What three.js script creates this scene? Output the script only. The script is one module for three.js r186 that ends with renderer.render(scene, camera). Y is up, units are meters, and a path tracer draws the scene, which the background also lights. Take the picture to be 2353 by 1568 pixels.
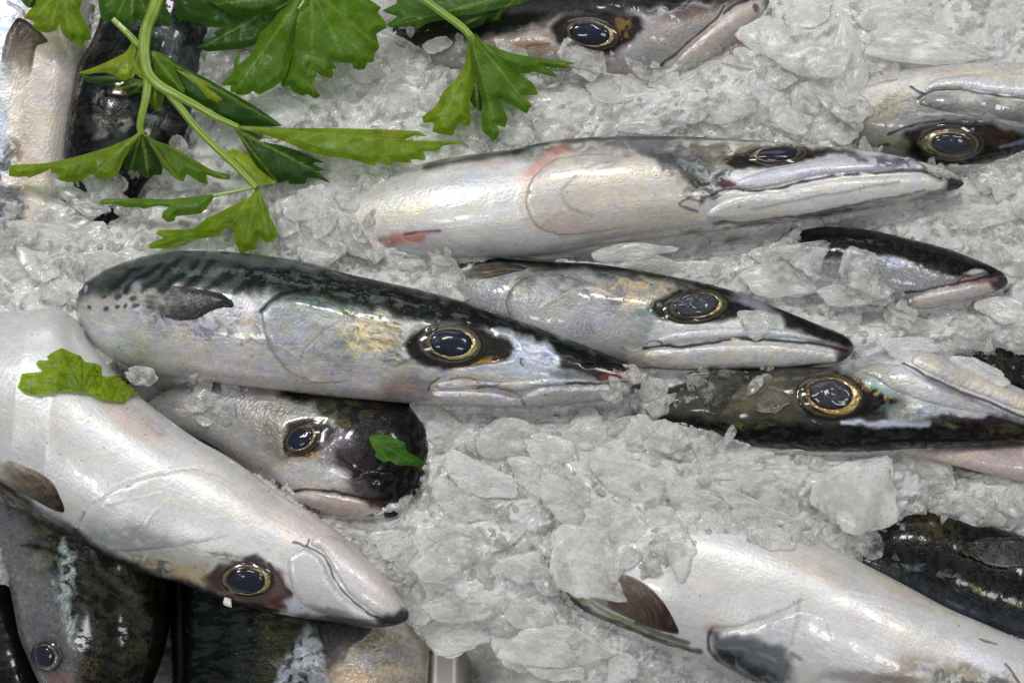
import * as THREE from 'three';
import { RectAreaLightUniformsLib } from 'three/addons/lights/RectAreaLightUniformsLib.js';
import { TessellateModifier } from 'three/addons/modifiers/TessellateModifier.js';
import { mergeGeometries, mergeVertices } from 'three/addons/utils/BufferGeometryUtils.js';

// ------------------------------------------------------------------ camera, light, exposure
const scene = new THREE.Scene();
const WIDTH = 0.40, DIST = 0.66, TILT = 13 * Math.PI / 180, ASPECT = 1024 / 682;
const camera = new THREE.PerspectiveCamera(2 * Math.atan(WIDTH / ASPECT / 2 / DIST) * 180 / Math.PI, ASPECT, 0.02, 20);
camera.position.set(0, DIST * Math.cos(TILT), DIST * Math.sin(TILT));
camera.lookAt(0, 0, 0);
camera.updateMatrixWorld(true); camera.updateProjectionMatrix();
const renderer = new THREE.WebGLRenderer({ antialias: true });
renderer.setSize(1024, 682);
renderer.toneMapping = THREE.LinearToneMapping;
renderer.toneMappingExposure = 1.5;
renderer.shadowMap.enabled = true;
renderer.outputColorSpace = THREE.SRGBColorSpace;
RectAreaLightUniformsLib.init();
scene.background = new THREE.Color(0.17, 0.172, 0.175);              // the dim hall around the counter
function panel(x, y, z, w, h, power, color) {
  const l = new THREE.RectAreaLight(color, power, w, h);
  l.position.set(x, y, z); l.lookAt(0, 0, 0); scene.add(l);
}
const WARM = new THREE.Color(1, 0.985, 0.965), COOL = new THREE.Color(0.98, 0.99, 1);
panel(-0.55, 1.10, -0.45, 0.30, 0.12, 26, WARM);                     // counter lamps in two rows
panel(0.05, 1.15, -0.60, 0.30, 0.12, 17, WARM);
panel(0.60, 1.10, -0.40, 0.30, 0.12, 11, WARM);
panel(-0.45, 1.15, 0.30, 0.12, 0.26, 10, COOL);
panel(0.40, 1.20, 0.25, 0.12, 0.26, 7, COOL);
panel(-0.1, 0.75, -1.35, 1.3, 0.5, 0.9, COOL);                       // bright back of the shop

// ------------------------------------------------------------------ small tools
let seed = 12345;
const rnd = () => { seed = (seed * 1664525 + 1013904223) >>> 0; return seed / 4294967296; };
const R = (a, b) => a + (b - a) * rnd();
const clamp = (x, a = 0, b = 1) => x < a ? a : x > b ? b : x;
const mix = (a, b, t) => a + (b - a) * t;
const sm = (a, b, x) => { const t = clamp((x - a) / (b - a)); return t * t * (3 - 2 * t); };
const PERM = new Float32Array(65536); for (let i = 0; i < 65536; i++) PERM[i] = rnd();
const hash = (i, j) => PERM[((i * 7919 + j * 104729 + ((i * j) & 1023) * 31) & 65535)];
function vn(x, y) {                                                // value noise 0..1
  const i = Math.floor(x), j = Math.floor(y), f = x - i, g = y - j, u = f * f * (3 - 2 * f), v = g * g * (3 - 2 * g);
  return mix(mix(hash(i, j), hash(i + 1, j), u), mix(hash(i, j + 1), hash(i + 1, j + 1), u), v);
}
const fbm = (x, y, n = 3) => { let s = 0, a = 0.5, t = 0; for (let k = 0; k < n; k++) { s += a * vn(x + k * 17.3, y - k * 9.1); t += a; a *= 0.5; x *= 2.03; y *= 2.03; } return s / t; };
const lin = (c) => { c /= 255; return c <= 0.04045 ? c / 12.92 : Math.pow((c + 0.055) / 1.055, 2.4); };
const rgb = (c) => [lin(c[0]), lin(c[1]), lin(c[2])];

// picture coordinates used while measuring: 2352 x 1568, tiles 1..9 of it enlarged
const QW = 2352, QH = 1568;
const OX = [0, 783.4, 1566.9], OY = [0, 520.6, 1038.6], TS = 0.33742;
const t = (k, ...a) => { const r = [], c = (k - 1) % 3, w = Math.floor((k - 1) / 3); for (let i = 0; i < a.length; i += 2) r.push(a[i] * TS + OX[c], a[i + 1] * TS + OY[w]); return r; };
const camPos = camera.position.clone(), TY = Math.tan(camera.fov * Math.PI / 360);
const cr = new THREE.Vector3(1, 0, 0), cu = new THREE.Vector3(0, Math.sin(TILT), -Math.cos(TILT)), cf = new THREE.Vector3(0, -Math.cos(TILT), -Math.sin(TILT));
function P(x, y, h = 0) {                                          // a point of the plane y = h
  const a = (x / QW * 2 - 1) * TY * ASPECT, b = (1 - y / QH * 2) * TY;
  const dx = cr.x * a + cu.x * b + cf.x, dy = cr.y * a + cu.y * b + cf.y, dz = cr.z * a + cu.z * b + cf.z;
  const k = (h - camPos.y) / dy;
  return new THREE.Vector3(camPos.x + dx * k, h, camPos.z + dz * k);
}
function Q(p) {                                                    // where a point is measured
  const x = p.x - camPos.x, y = p.y - camPos.y, z = p.z - camPos.z;
  const d = y * cf.y + z * cf.z;
  return [(x / d / TY / ASPECT + 1) / 2 * QW, (1 - (y * cu.y + z * cu.z) / d / TY) / 2 * QH];
}
const PX = WIDTH / QW;                                             // metres of one measured pixel at y = 0

const used = {};
function numbered(name) { const n = used[name] = (used[name] ?? -1) + 1; return n ? `${name}_${String(n).padStart(3, '0')}` : name; }
function thing(name, label, category, group, kind) {
  const o = new THREE.Group(); o.name = numbered(name); scene.add(o);
  tag(o, label, category, group, kind); return o;
}
function tag(o, label, category, group, kind) {
  o.userData = { label }; if (category) o.userData.category = category;
  if (group) o.userData.group = group; if (kind) o.userData.kind = kind; return o;
}
function part(name, geometry, material, parent) {
  const m = new THREE.Mesh(geometry, material); m.name = name; m.castShadow = m.receiveShadow = true; parent.add(m); return m;
}

// ------------------------------------------------------------------ outlines, polygons
function curve(flat, n) {                                          // smooth open curve through points, n + 1 samples
  const pts = []; for (let i = 0; i < flat.length; i += 2) pts.push(new THREE.Vector3(flat[i], flat[i + 1], 0));
  return new THREE.CatmullRomCurve3(pts, false, 'centripetal').getSpacedPoints(n).map((p) => [p.x, p.y]);
}
function segDist(px, py, x0, y0, x1, y1) {
  const dx = x1 - x0, dy = y1 - y0, k = clamp(((px - x0) * dx + (py - y0) * dy) / (dx * dx + dy * dy + 1e-9));
  return Math.hypot(px - x0 - dx * k, py - y0 - dy * k);
}
function lineDist(px, py, a) { let d = 1e9; for (let i = 0; i + 3 < a.length; i += 2) d = Math.min(d, segDist(px, py, a[i], a[i + 1], a[i + 2], a[i + 3])); return d; }
function polyDist(px, py, a) {                                     // negative inside
  let d = 1e9, inside = false; const n = a.length;
  for (let i = 0, j = n - 2; i < n; j = i, i += 2) {
    d = Math.min(d, segDist(px, py, a[i], a[i + 1], a[j], a[j + 1]));
    if ((a[i + 1] > py) !== (a[j + 1] > py) && px < (a[j] - a[i]) * (py - a[i + 1]) / (a[j + 1] - a[i + 1]) + a[i]) inside = !inside;
  }
  return inside ? -d : d;
}
function bounds(a) { let x0 = 1e9, x1 = -1e9, y0 = 1e9, y1 = -1e9; for (let i = 0; i < a.length; i += 2) { x0 = Math.min(x0, a[i]); x1 = Math.max(x1, a[i]); y0 = Math.min(y0, a[i + 1]); y1 = Math.max(y1, a[i + 1]); } return [x0, y0, x1, y1]; }
function smoothPoly(a, n) {                                        // rounds a closed outline
  const pts = []; for (let i = 0; i < a.length; i += 2) pts.push(new THREE.Vector3(a[i], a[i + 1], 0));
  return new THREE.CatmullRomCurve3(pts, true, 'catmullrom', 0.35).getPoints(n).slice(0, n).flatMap((p) => [p.x, p.y]);
}
// a polygon of the measured plane cut into small triangles, each corner then put where place(x, y, d) says (d = distance to the rim)
function sheet(poly, edge, place, paint, uvOf) {
  const pts = []; for (let i = 0; i < poly.length; i += 2) pts.push(new THREE.Vector2(poly[i], poly[i + 1]));
  let g = new THREE.ShapeGeometry(new THREE.Shape(pts)); g.deleteAttribute('normal'); g.deleteAttribute('uv');
  g = new TessellateModifier(edge, 9).modify(g.toNonIndexed());
  g.deleteAttribute('normal'); g = mergeVertices(g, 1e-3);
  const p = g.attributes.position, n = p.count, uv = new Float32Array(n * 2); let col, dim = 3;
  for (let i = 0; i < n; i++) {
    const x = p.getX(i), y = p.getY(i), d = Math.max(0, -polyDist(x, y, poly)), w = place(x, y, d);
    p.setXYZ(i, w.x, w.y, w.z);
    if (paint) { const c = paint(x, y, d); if (!col) { dim = c.length; col = new Float32Array(n * dim); } col.set(c, i * dim); }
    uv.set(uvOf ? uvOf(x, y) : [x / 400, y / 400], i * 2);
  }
  if (paint) g.setAttribute('color', new THREE.BufferAttribute(col, dim));
  g.setAttribute('uv', new THREE.BufferAttribute(uv, 2));
  // the measured plane has y downwards: the triangles already face up in the scene when wound the other way round
  const ix = g.index.array; const a = new THREE.Vector3(), b = new THREE.Vector3(), c = new THREE.Vector3();
  let up = 0; for (let i = 0; i < ix.length; i += 3) { a.fromBufferAttribute(p, ix[i]); b.fromBufferAttribute(p, ix[i + 1]).sub(a); c.fromBufferAttribute(p, ix[i + 2]).sub(a); up += b.cross(c).y; }
  if (up < 0) for (let i = 0; i < ix.length; i += 3) { const k = ix[i]; ix[i] = ix[i + 1]; ix[i + 1] = k; }
  g.computeVertexNormals(); return g;
}

// ------------------------------------------------------------------ fish skin: layers of colour and relief in measured coordinates
const G_ = (pts, c, a = 1, o = {}) => ({ k: 0, pts, c: c && rgb(c), a, soft: 10, warp: 8, ...o });          // area
const L_ = (pts, w, c, a = 1, o = {}) => ({ k: 1, pts, w, c: c && rgb(c), a, soft: 3, warp: 3, ...o });     // line
const B_ = (x, y, rx, ry, rot, c, a = 1, o = {}) => ({ k: 2, x, y, rx, ry, cs: Math.cos(rot * Math.PI / 180), sn: Math.sin(rot * Math.PI / 180), c: c && rgb(c), a, soft: 0.5, warp: 8, ...o });
function ready(l) {
  if (l.k === 1 && l.pts.length > 4) { const n = l.pts.length * 2; l.pts = curve(l.pts, n).flat(); }
  const m = (l.k === 2 ? 0 : l.soft) + l.warp + (l.k === 1 ? l.w : 0) + 2;
  const b = l.k === 2 ? (() => { const r = Math.max(l.rx, l.ry) * (1 + l.soft); return [l.x - r, l.y - r, l.x + r, l.y + r]; })() : bounds(l.pts);
  l.box = [b[0] - m, b[1] - m, b[2] + m, b[3] + m]; return l;
}
function maskOf(l, x, y, wx, wy) {
  const b = l.box; if (x < b[0] || x > b[2] || y < b[1] || y > b[3]) return 0;
  x += wx * l.warp; y += wy * l.warp; let m;
  if (l.k === 0) m = sm(l.soft, -l.soft, polyDist(x, y, l.pts));
  else if (l.k === 1) m = sm(l.soft, -l.soft, lineDist(x, y, l.pts) - l.w * (0.3 + 0.42 * vn(x / 22 + 9, y / 22)));
  else { const dx = x - l.x, dy = y - l.y, u = (dx * l.cs + dy * l.sn) / l.rx, v = (-dx * l.sn + dy * l.cs) / l.ry; m = sm(1 + l.soft, 1 - l.soft, Math.sqrt(u * u + v * v)); }
  if (m > 0 && l.tex) { const [s, st, ang, lo, hi] = l.tex, ca = Math.cos(ang), sa = Math.sin(ang); m *= sm(lo, hi, fbm((x * ca + y * sa) / (s * st) + 7, (-x * sa + y * ca) / s, 3)); }
  return m;
}

const allFish = [];
class Fish {
  constructor(o) {
    Object.assign(this, { h: [0, 0], thick: 0.72, tw: 1024, th: 320, layers: [], ns: 240, np: 110 }, o);
    const N = this.N = 400;
    this.T = curve(o.top, N).map((p, i) => P(p[0], p[1], mix(this.h[0], this.h[1], 1 - (1 - i / N) ** (this.sink ?? 1))));
    this.B = curve(o.bot, N).map((p, i) => P(p[0], p[1], mix(this.h[0], this.h[1], 1 - (1 - i / N) ** (this.sink ?? 1))));
    this.layers = this.layers.map(ready);
    this.grid = []; for (let i = 0; i <= 100; i++) for (let j = 0; j <= 36; j++) { const q = Q(this.base(i / 100, j / 36 * Math.PI)); this.grid.push([q[0], q[1], i / 100, j / 36 * Math.PI]); }
    allFish.push(this);
  }
  base(s, f) {
    const x = clamp(s) * this.N, i = Math.min(this.N - 1, Math.floor(x)), k = x - i, a = this.T[i], b = this.T[i + 1], c = this.B[i], d = this.B[i + 1];
    const tx = mix(a.x, b.x, k), tz = mix(a.z, b.z, k), bx = mix(c.x, d.x, k), bz = mix(c.z, d.z, k), h = mix(a.y, b.y, k);
    const ex = (tx - bx) / 2, ez = (tz - bz) / 2, e = Math.hypot(ex, ez), cs = Math.cos(f), sn = Math.sin(f);
    const C = Math.sign(cs) * Math.pow(Math.abs(cs), 0.92), S = Math.sign(sn) * Math.pow(Math.abs(sn), 0.92);
    return new THREE.Vector3((tx + bx) / 2 + ex * C, h + Math.min(e * this.thick, this.bmax ?? 1) * S, (tz + bz) / 2 + ez * C);
  }
  normal(s, f) {
    const e = 0.004, s0 = Math.min(s, 0.99);
    const a = this.base(s0 + e, f).sub(this.base(s0 - e, f)), b = this.base(s0, f + 0.03).sub(this.base(s0, f - 0.03));
    const n = a.cross(b).normalize(), c = this.base(s0, f), m = this.base(s0, 0).add(this.base(s0, Math.PI)).multiplyScalar(0.5);
    return n.dot(c.sub(m)) < 0 ? n.negate() : n;
  }
  find(x, y) {
    let best = 1e9, s = 0, f = 0; for (const g of this.grid) { const d = (g[0] - x) ** 2 + (g[1] - y) ** 2; if (d < best) { best = d; s = g[2]; f = g[3]; } }
    for (let k = 0; k < 5; k++) {
      const q = Q(this.base(s, f)), e = 1e-3, qs = Q(this.base(Math.min(1, s + e), f)), ds = Math.min(1, s + e) - s || e, qf = Q(this.base(s, f + e));
      const a = (qs[0] - q[0]) / ds, b = (qf[0] - q[0]) / e, c = (qs[1] - q[1]) / ds, d = (qf[1] - q[1]) / e, det = a * d - b * c;
      if (Math.abs(det) < 1) break;
      const rx = x - q[0], ry = y - q[1];
      s = clamp(s + clamp((rx * d - b * ry) / det, -0.03, 0.03)); f = clamp(f + clamp((a * ry - c * rx) / det, -0.1, 0.1), 0, Math.PI);
    }
    return [s, f];
  }
  relief(x, y, key) { const wx = vn(x / 30, y / 30) * 2 - 1, wy = vn(x / 30 + 50, y / 30) * 2 - 1; let r = 0; for (const l of this.layers) if (l[key]) r += l[key] * maskOf(l, x, y, wx, wy); return r; }
  surface(s, f, lift = 0) { const p = this.base(s, f), n = this.normal(s, f), q = Q(p); return p.addScaledVector(n, this.relief(q[0], q[1], 'd') * 0.001 + lift); }
  place(x, y, lift) { const [s, f] = this.find(x, y); return this.surface(s, f, lift); }
  paint() {
    const w = this.tw, h = this.th, col = new Uint8Array(w * h * 4), bump = new Uint8Array(w * h * 4), toByte = (v) => { v = clamp(v); return 255 * (v <= 0.0031308 ? v * 12.92 : 1.055 * Math.pow(v, 1 / 2.4) - 0.055); };
    const pts = [];                                                // coarse lattice of measured positions, interpolated
    const lw = 129, lh = 49; for (let j = 0; j < lh; j++) for (let i = 0; i < lw; i++) pts.push(Q(this.base(i / (lw - 1), j / (lh - 1) * Math.PI)));
    const bumpLayers = this.layers.filter((l) => l.b), colLayers = this.layers.filter((l) => l.c), base = rgb(this.color), sp = this.speck ?? 0.5, gr = this.grain ?? 0.5;
    for (let j = 0; j < h; j++) for (let i = 0; i < w; i++) {
      const u = i / (w - 1) * (lw - 1), v = j / (h - 1) * (lh - 1), i0 = Math.min(lw - 2, u | 0), j0 = Math.min(lh - 2, v | 0), fu = u - i0, fv = v - j0;
      const a = pts[j0 * lw + i0], b = pts[j0 * lw + i0 + 1], c = pts[(j0 + 1) * lw + i0], d = pts[(j0 + 1) * lw + i0 + 1];
      const x = mix(mix(a[0], b[0], fu), mix(c[0], d[0], fu), fv), y = mix(mix(a[1], b[1], fu), mix(c[1], d[1], fu), fv);
      const wx = fbm(x / 34, y / 34, 3) * 2.6 - 1.3, wy = fbm(x / 34 + 90, y / 34 + 31, 3) * 2.6 - 1.3;
      let r = base[0], g = base[1], bl = base[2], hgt = 0, lum;
      for (const l of colLayers) { const m = l.a * maskOf(l, x, y, wx, wy); if (m > 0) { r = mix(r, l.c[0], m); g = mix(g, l.c[1], m); bl = mix(bl, l.c[2], m); } }
      lum = mix(0.62, 1.06, sm(0, 0.6, 0.3 * r + 0.6 * g + 0.1 * bl)); r *= lum; g *= lum; bl *= lum;   // wet skin: deep darks beside bright silver
      for (const l of bumpLayers) hgt += l.b * maskOf(l, x, y, wx, wy);
      // skin: streaks along the body, cloudy tone, faint hue drift, small dark specks
      const st = fbm(i / w * 70, j / h * 130, 2), cl = fbm(x / 60 + 5, y / 45, 3), hu = vn(x / 26 + 40, y / 18), fine = vn(x / 2.3, y / 2.3);
      const fl = fbm(x / 7 + 3, y / 4.5, 3), mo = fbm(x / 22 + 60, y / 13, 3); let k = 1 + gr * ((st - 0.5) * 0.5 + (cl - 0.5) * 0.6 + (mo - 0.5) * 0.5 * sm(0.42, 0.6, cl) + (fine - 0.5) * 0.2); k += gr * (0.26 * sm(0.6, 0.74, fl) - 0.22 * sm(0.42, 0.28, fl));
      if (sp > 0 && hash((x / 5) | 0, (y / 5) | 0) > 0.9955 && fine > 0.5) k *= 0.55;
      const ti = 0.38 * (this.tint ?? 0.8), h1 = ti * (fbm(x / 30 + 11, y / 16, 3) - 0.5), h2 = ti * (fbm(x / 22, y / 15 + 33, 3) - 0.5);
      r *= k * (1 + 0.42 * h1 - 0.35 * h2); g *= k * (1 + 0.22 * h1 - 0.02 * h2 + 0.06 * (hu - 0.5)); bl *= k * (1 - 0.75 * h1 + 0.40 * h2);
      const o = (j * w + i) * 4; col[o] = toByte(r); col[o + 1] = toByte(g); col[o + 2] = toByte(bl); col[o + 3] = 255;
      const bb = clamp(0.5 + hgt * 0.42 + (fbm(i / w * 60, j / h * 110, 3) - 0.5) * 0.11 + (fbm(x / 5, y / 4, 2) - 0.5) * 0.13 + (fbm((x + y * 0.6) / 3.5, (y - x * 0.6) / 17, 2) - 0.5) * 0.07 + (cl - 0.5) * 0.5) * 255;
      bump[o] = bump[o + 1] = bump[o + 2] = bb; bump[o + 3] = 255;
    }
    const tex = (data, srgb) => { const q = new THREE.DataTexture(data, w, h, THREE.RGBAFormat); q.magFilter = THREE.LinearFilter; q.minFilter = THREE.LinearFilter; if (srgb) q.colorSpace = THREE.SRGBColorSpace; q.needsUpdate = true; return q; };
    this.mat = new THREE.MeshPhysicalMaterial({ map: tex(col, true), bumpMap: tex(bump, false), bumpScale: this.bumpScale ?? 0.0007, roughness: this.rough ?? 0.37, metalness: this.metal ?? 0.32, specularIntensity: 0.3, clearcoatMap: wet(), clearcoat: this.coat ?? 0.85, clearcoatRoughness: 0.09 });
  }
  body() {
    const ns = this.ns, np = this.np, pos = [], uv = [], ix = [];
    for (let i = 0; i <= ns; i++) for (let j = 0; j <= np; j++) {
      const f = j / np * Math.PI * 2, s = i / ns, p = f <= Math.PI ? this.surface(s, f) : this.base(s, f);
      pos.push(p.x, p.y, p.z); uv.push(s, f <= Math.PI ? f / Math.PI : 2 - f / Math.PI);
    }
    for (let i = 0; i < ns; i++) for (let j = 0; j < np; j++) { const a = i * (np + 1) + j, b = a + np + 1; ix.push(a, b, a + 1, a + 1, b, b + 1); }
    const c = this.base(0, 0).add(this.base(0, Math.PI)).multiplyScalar(0.5), k = pos.length / 3; pos.push(c.x, c.y, c.z); uv.push(0, 0.5);
    for (let j = 0; j < np; j++) ix.push(k, j, j + 1);
    const g = new THREE.BufferGeometry(); g.setAttribute('position', new THREE.Float32BufferAttribute(pos, 3)); g.setAttribute('uv', new THREE.Float32BufferAttribute(uv, 2));
    g.setIndex(ix); g.computeVertexNormals();
    const nn = g.attributes.normal, q = new THREE.Vector3();          // close the seam of the normals; make them point outwards
    const probe = (Math.floor(ns * 0.5)) * (np + 1) + Math.floor(np / 4);
    if (nn.getY(probe) < 0) { const arr = g.index.array; for (let i = 0; i < arr.length; i += 3) { const m = arr[i]; arr[i] = arr[i + 1]; arr[i + 1] = m; } g.computeVertexNormals(); }
    for (let i = 0; i <= ns; i++) { const a = i * (np + 1), b = a + np; q.fromBufferAttribute(nn, a).add(new THREE.Vector3().fromBufferAttribute(nn, b)).normalize(); nn.setXYZ(a, q.x, q.y, q.z); nn.setXYZ(b, q.x, q.y, q.z); }
    return g;
  }
  // a plate of the head (jaw, gill cover): follows the body, stands proud of it, rounded rim
  plate(name, poly, lift, rim) {
    poly = smoothPoly(poly, 90); const b = bounds(poly), rear = name === 'gill_cover'; let s0 = 1, s1 = 0;
    for (let i = 0; i < poly.length; i += 2) { const s = this.find(poly[i], poly[i + 1])[0]; s0 = Math.min(s0, s); s1 = Math.max(s1, s); }
    const g = sheet(poly, rear ? 13 : 11, (x, y, d) => {
      const [s, f] = this.find(x, y), k = clamp(d / (rear ? 11 : rim)), w = rear ? Math.pow(1 - clamp((s - s0) / (s1 - s0)), 0.8) * 1.5 : 1;
      return this.surface(s, f, (lift * w + 0.0003) * Math.sqrt(k * (2 - k)) - 0.0003 - (rear ? 0.0004 * (1 - w / 1.5) : 0));
    }, null, (x, y) => { const [s, f] = this.find(x, y); return [s, f / Math.PI]; });
    return part(name, g, this.mat, this.root);
  }
  // an elliptic piece lying on the body: place and paint by the relative radius r and angle
  disc(x, y, rx, ry, rot, r0, r1, lift, color, nr = 14, na = 56, warp) {
    let dim = 3; const pos = [], col = [], ix = [], ca = Math.cos(rot * Math.PI / 180), sa = Math.sin(rot * Math.PI / 180), e0 = this.find(x, y), N = this.normal(...e0);
    for (let i = 0; i <= nr; i++) for (let j = 0; j <= na; j++) {
      const th = j / na * Math.PI * 2, r = warp ? warp(mix(r0, r1, i / nr), th) : mix(r0, r1, i / nr), u = r * rx * Math.cos(th), v = r * ry * Math.sin(th), qx = x + u * ca - v * sa, qy = y + u * sa + v * ca;
      const [s, f] = this.find(qx, qy), p = this.surface(s, f).addScaledVector(N, lift(r, th)); pos.push(p.x, p.y, p.z); const cc = color(r, th, qx, qy); dim = cc.length; col.push(...cc);
    }
    for (let i = 0; i < nr; i++) for (let j = 0; j < na; j++) { const a = i * (na + 1) + j, b = a + na + 1; ix.push(a, a + 1, b, a + 1, b + 1, b); }
    let g = new THREE.BufferGeometry(); g.setAttribute('position', new THREE.Float32BufferAttribute(pos, 3)); g.setAttribute('color', new THREE.Float32BufferAttribute(col, dim)); g.setIndex(ix);
    g.computeVertexNormals(); const n = g.attributes.normal; let up = 0; for (let i = 0; i < n.count; i++) up += n.getY(i);
    if (up < 0) { const arr = g.index.array; for (let i = 0; i < arr.length; i += 3) { const m = arr[i]; arr[i] = arr[i + 1]; arr[i + 1] = m; } g.computeVertexNormals(); }
    return g;
  }
  eye({ x, y, rx, ry, rot = 0, gold = [190, 176, 128], socket = [58, 50, 42], pupil = [20, 26, 44], wide = 1.75, ring = 1.26, side = 0.45, dull = 0, thin = 0.42 }) {
    const m = Math.min(rx, ry) * PX, gl = rgb(gold), so = rgb(socket), pu = rgb(pupil), dk = rgb([9, 8, 8]), id = x * 0.013 + y * 0.007;
    const noise = (qx, qy, s) => fbm(qx / s, qy / s, 3);
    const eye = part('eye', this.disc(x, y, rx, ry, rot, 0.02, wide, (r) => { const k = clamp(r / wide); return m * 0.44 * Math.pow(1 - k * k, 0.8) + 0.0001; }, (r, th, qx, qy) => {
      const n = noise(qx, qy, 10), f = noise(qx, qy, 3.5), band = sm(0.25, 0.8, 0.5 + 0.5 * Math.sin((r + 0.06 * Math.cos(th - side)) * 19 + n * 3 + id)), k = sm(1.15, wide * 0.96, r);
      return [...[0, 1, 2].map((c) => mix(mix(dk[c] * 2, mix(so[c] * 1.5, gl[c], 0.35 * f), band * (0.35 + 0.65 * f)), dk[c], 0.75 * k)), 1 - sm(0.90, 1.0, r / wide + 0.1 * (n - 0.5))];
    }, 22, 64), M.eyeWet, this.root);
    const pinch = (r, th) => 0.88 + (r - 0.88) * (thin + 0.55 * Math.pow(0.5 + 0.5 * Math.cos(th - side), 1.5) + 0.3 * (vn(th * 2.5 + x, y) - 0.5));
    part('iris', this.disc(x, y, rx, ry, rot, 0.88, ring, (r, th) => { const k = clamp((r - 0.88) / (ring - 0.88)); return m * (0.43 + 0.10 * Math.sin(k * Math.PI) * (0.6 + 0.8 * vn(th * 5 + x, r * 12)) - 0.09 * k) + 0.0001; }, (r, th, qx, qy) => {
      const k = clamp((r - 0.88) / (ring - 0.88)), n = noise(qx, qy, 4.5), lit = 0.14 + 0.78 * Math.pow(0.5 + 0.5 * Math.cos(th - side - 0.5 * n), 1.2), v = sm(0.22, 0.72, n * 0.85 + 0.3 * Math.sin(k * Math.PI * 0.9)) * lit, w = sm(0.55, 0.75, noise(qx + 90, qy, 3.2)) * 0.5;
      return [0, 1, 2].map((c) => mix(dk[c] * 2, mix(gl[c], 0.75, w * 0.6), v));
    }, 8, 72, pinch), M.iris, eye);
    part('pupil', this.disc(x - 0.03 * rx, y, rx, ry, rot, 0.01, 0.97, (r, th) => m * (0.44 + 0.32 * Math.sqrt(1 - r * r * 0.98) + 0.05 * (1 + 2 * dull) * (vn(Math.cos(th) * r * 2.4 + x, Math.sin(th) * r * 2.4 + y) - 0.5)) + 0.0001, (r, th, qx, qy) => { const n = noise(qx, qy, 13), f = noise(qx, qy, 4), e = sm(0.8, 0.95, r); return [0, 1, 2].map((c) => (pu[c] * (0.5 + 1.1 * n) + dull * [0.05, 0.055, 0.062][c] * f) * (1 - 0.75 * e)); }, 14, 56, (r, th) => r * (0.97 + 0.09 * (vn(th * 1.6 + x, y) - 0.5) + 0.05 * (vn(th * 5 + y, x) - 0.5))), M.pupil, eye);
  }
  fin(poly, root, tip, dark, light, lift = 0.0012, rays = 14, name = 'pectoral_fin') {
    const da = rgb(dark), li = rgb(light), dx = tip[0] - root[0], dy = tip[1] - root[1], L = Math.hypot(dx, dy), ang = Math.atan2(dy, dx);
    poly = smoothPoly(poly, 70);
    const ray = (x, y) => { const ax = x - root[0] + dx * 0.25, ay = y - root[1] + dy * 0.25, a = Math.atan2(ay, ax) - ang; return 0.5 + 0.5 * Math.sin(a * rays * 7 + vn(x / 40, y / 40)); };
    const g = sheet(poly, 9, (x, y, d) => this.place(x, y, lift * clamp(d / 10) + 0.0002 * ray(x, y) - 0.0002 * (1 - clamp(d / 5))), (x, y, d) => {
      const k = clamp(((x - root[0]) * dx + (y - root[1]) * dy) / L / L), r = ray(x, y), n = fbm(x / 12, y / 12, 2);
      return [...[0, 1, 2].map((c) => mix(da[c], li[c], clamp(k * 0.9 + (n - 0.5) * 0.4)) * (0.6 + 0.75 * r)), clamp(0.97 - 0.9 * sm(0.5, 1.05, k + (n - 0.5) * 0.4) - 0.3 * (1 - r) * sm(0.1, 0.5, k)) * sm(0, 7, d + (1 - k) * 4)];
    });
    return part(name, g, M.fin, this.root);
  }
  build(name, label, group) {
    this.root = thing(name, label, 'fish', group);
    this.paint(); part('body', this.body(), this.mat, this.root);
    for (const p of this.plates ?? []) this.plate(...p);
    for (const p of this.fins ?? []) this.fin(...p);
    for (const e of this.eyes ?? []) this.eye(e);
    return this;
  }
}
// the film of water on the skin is patchy: a mask of ragged islands
let wetTex; function wet() {
  if (wetTex) return wetTex; const n = 512, d = new Uint8Array(n * n * 4), f = (u, v) => fbm(u * 34, v * 20, 4) + 0.25 * (vn(u * 150, v * 90) - 0.5);
  for (let j = 0; j < n; j++) for (let i = 0; i < n; i++) { const u = i / n, v = j / n, a = sm(0, 1, u), b = sm(0, 1, v), h = mix(mix(f(u + 1, v + 1), f(u, v + 1), a), mix(f(u + 1, v), f(u, v), a), b), o = (j * n + i) * 4; d[o] = d[o + 1] = d[o + 2] = 255 * (0.04 + 0.96 * sm(0.485, 0.56, h)); d[o + 3] = 255; }
  wetTex = new THREE.DataTexture(d, n, n, THREE.RGBAFormat); wetTex.wrapS = wetTex.wrapT = THREE.RepeatWrapping; wetTex.repeat.set(2.2, 1.3); wetTex.magFilter = wetTex.minFilter = THREE.LinearFilter; wetTex.needsUpdate = true; return wetTex;
}
const M = {
  eyeWet: new THREE.MeshPhysicalMaterial({ vertexColors: true, transparent: true, specularIntensity: 0.4, roughness: 0.3, clearcoat: 1, clearcoatRoughness: 0.03 }),
  iris: new THREE.MeshPhysicalMaterial({ vertexColors: true, roughness: 0.28, metalness: 0.55, clearcoat: 1, clearcoatRoughness: 0.04 }),
  pupil: new THREE.MeshPhysicalMaterial({ vertexColors: true, roughness: 0.25, specularIntensity: 0.3, clearcoat: 0.8, clearcoatRoughness: 0.04 }),
  fin: new THREE.MeshPhysicalMaterial({ vertexColors: true, transparent: true, roughness: 0.5, specularIntensity: 0.3, clearcoat: 0.25, clearcoatRoughness: 0.2, side: THREE.DoubleSide }),
};
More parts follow.
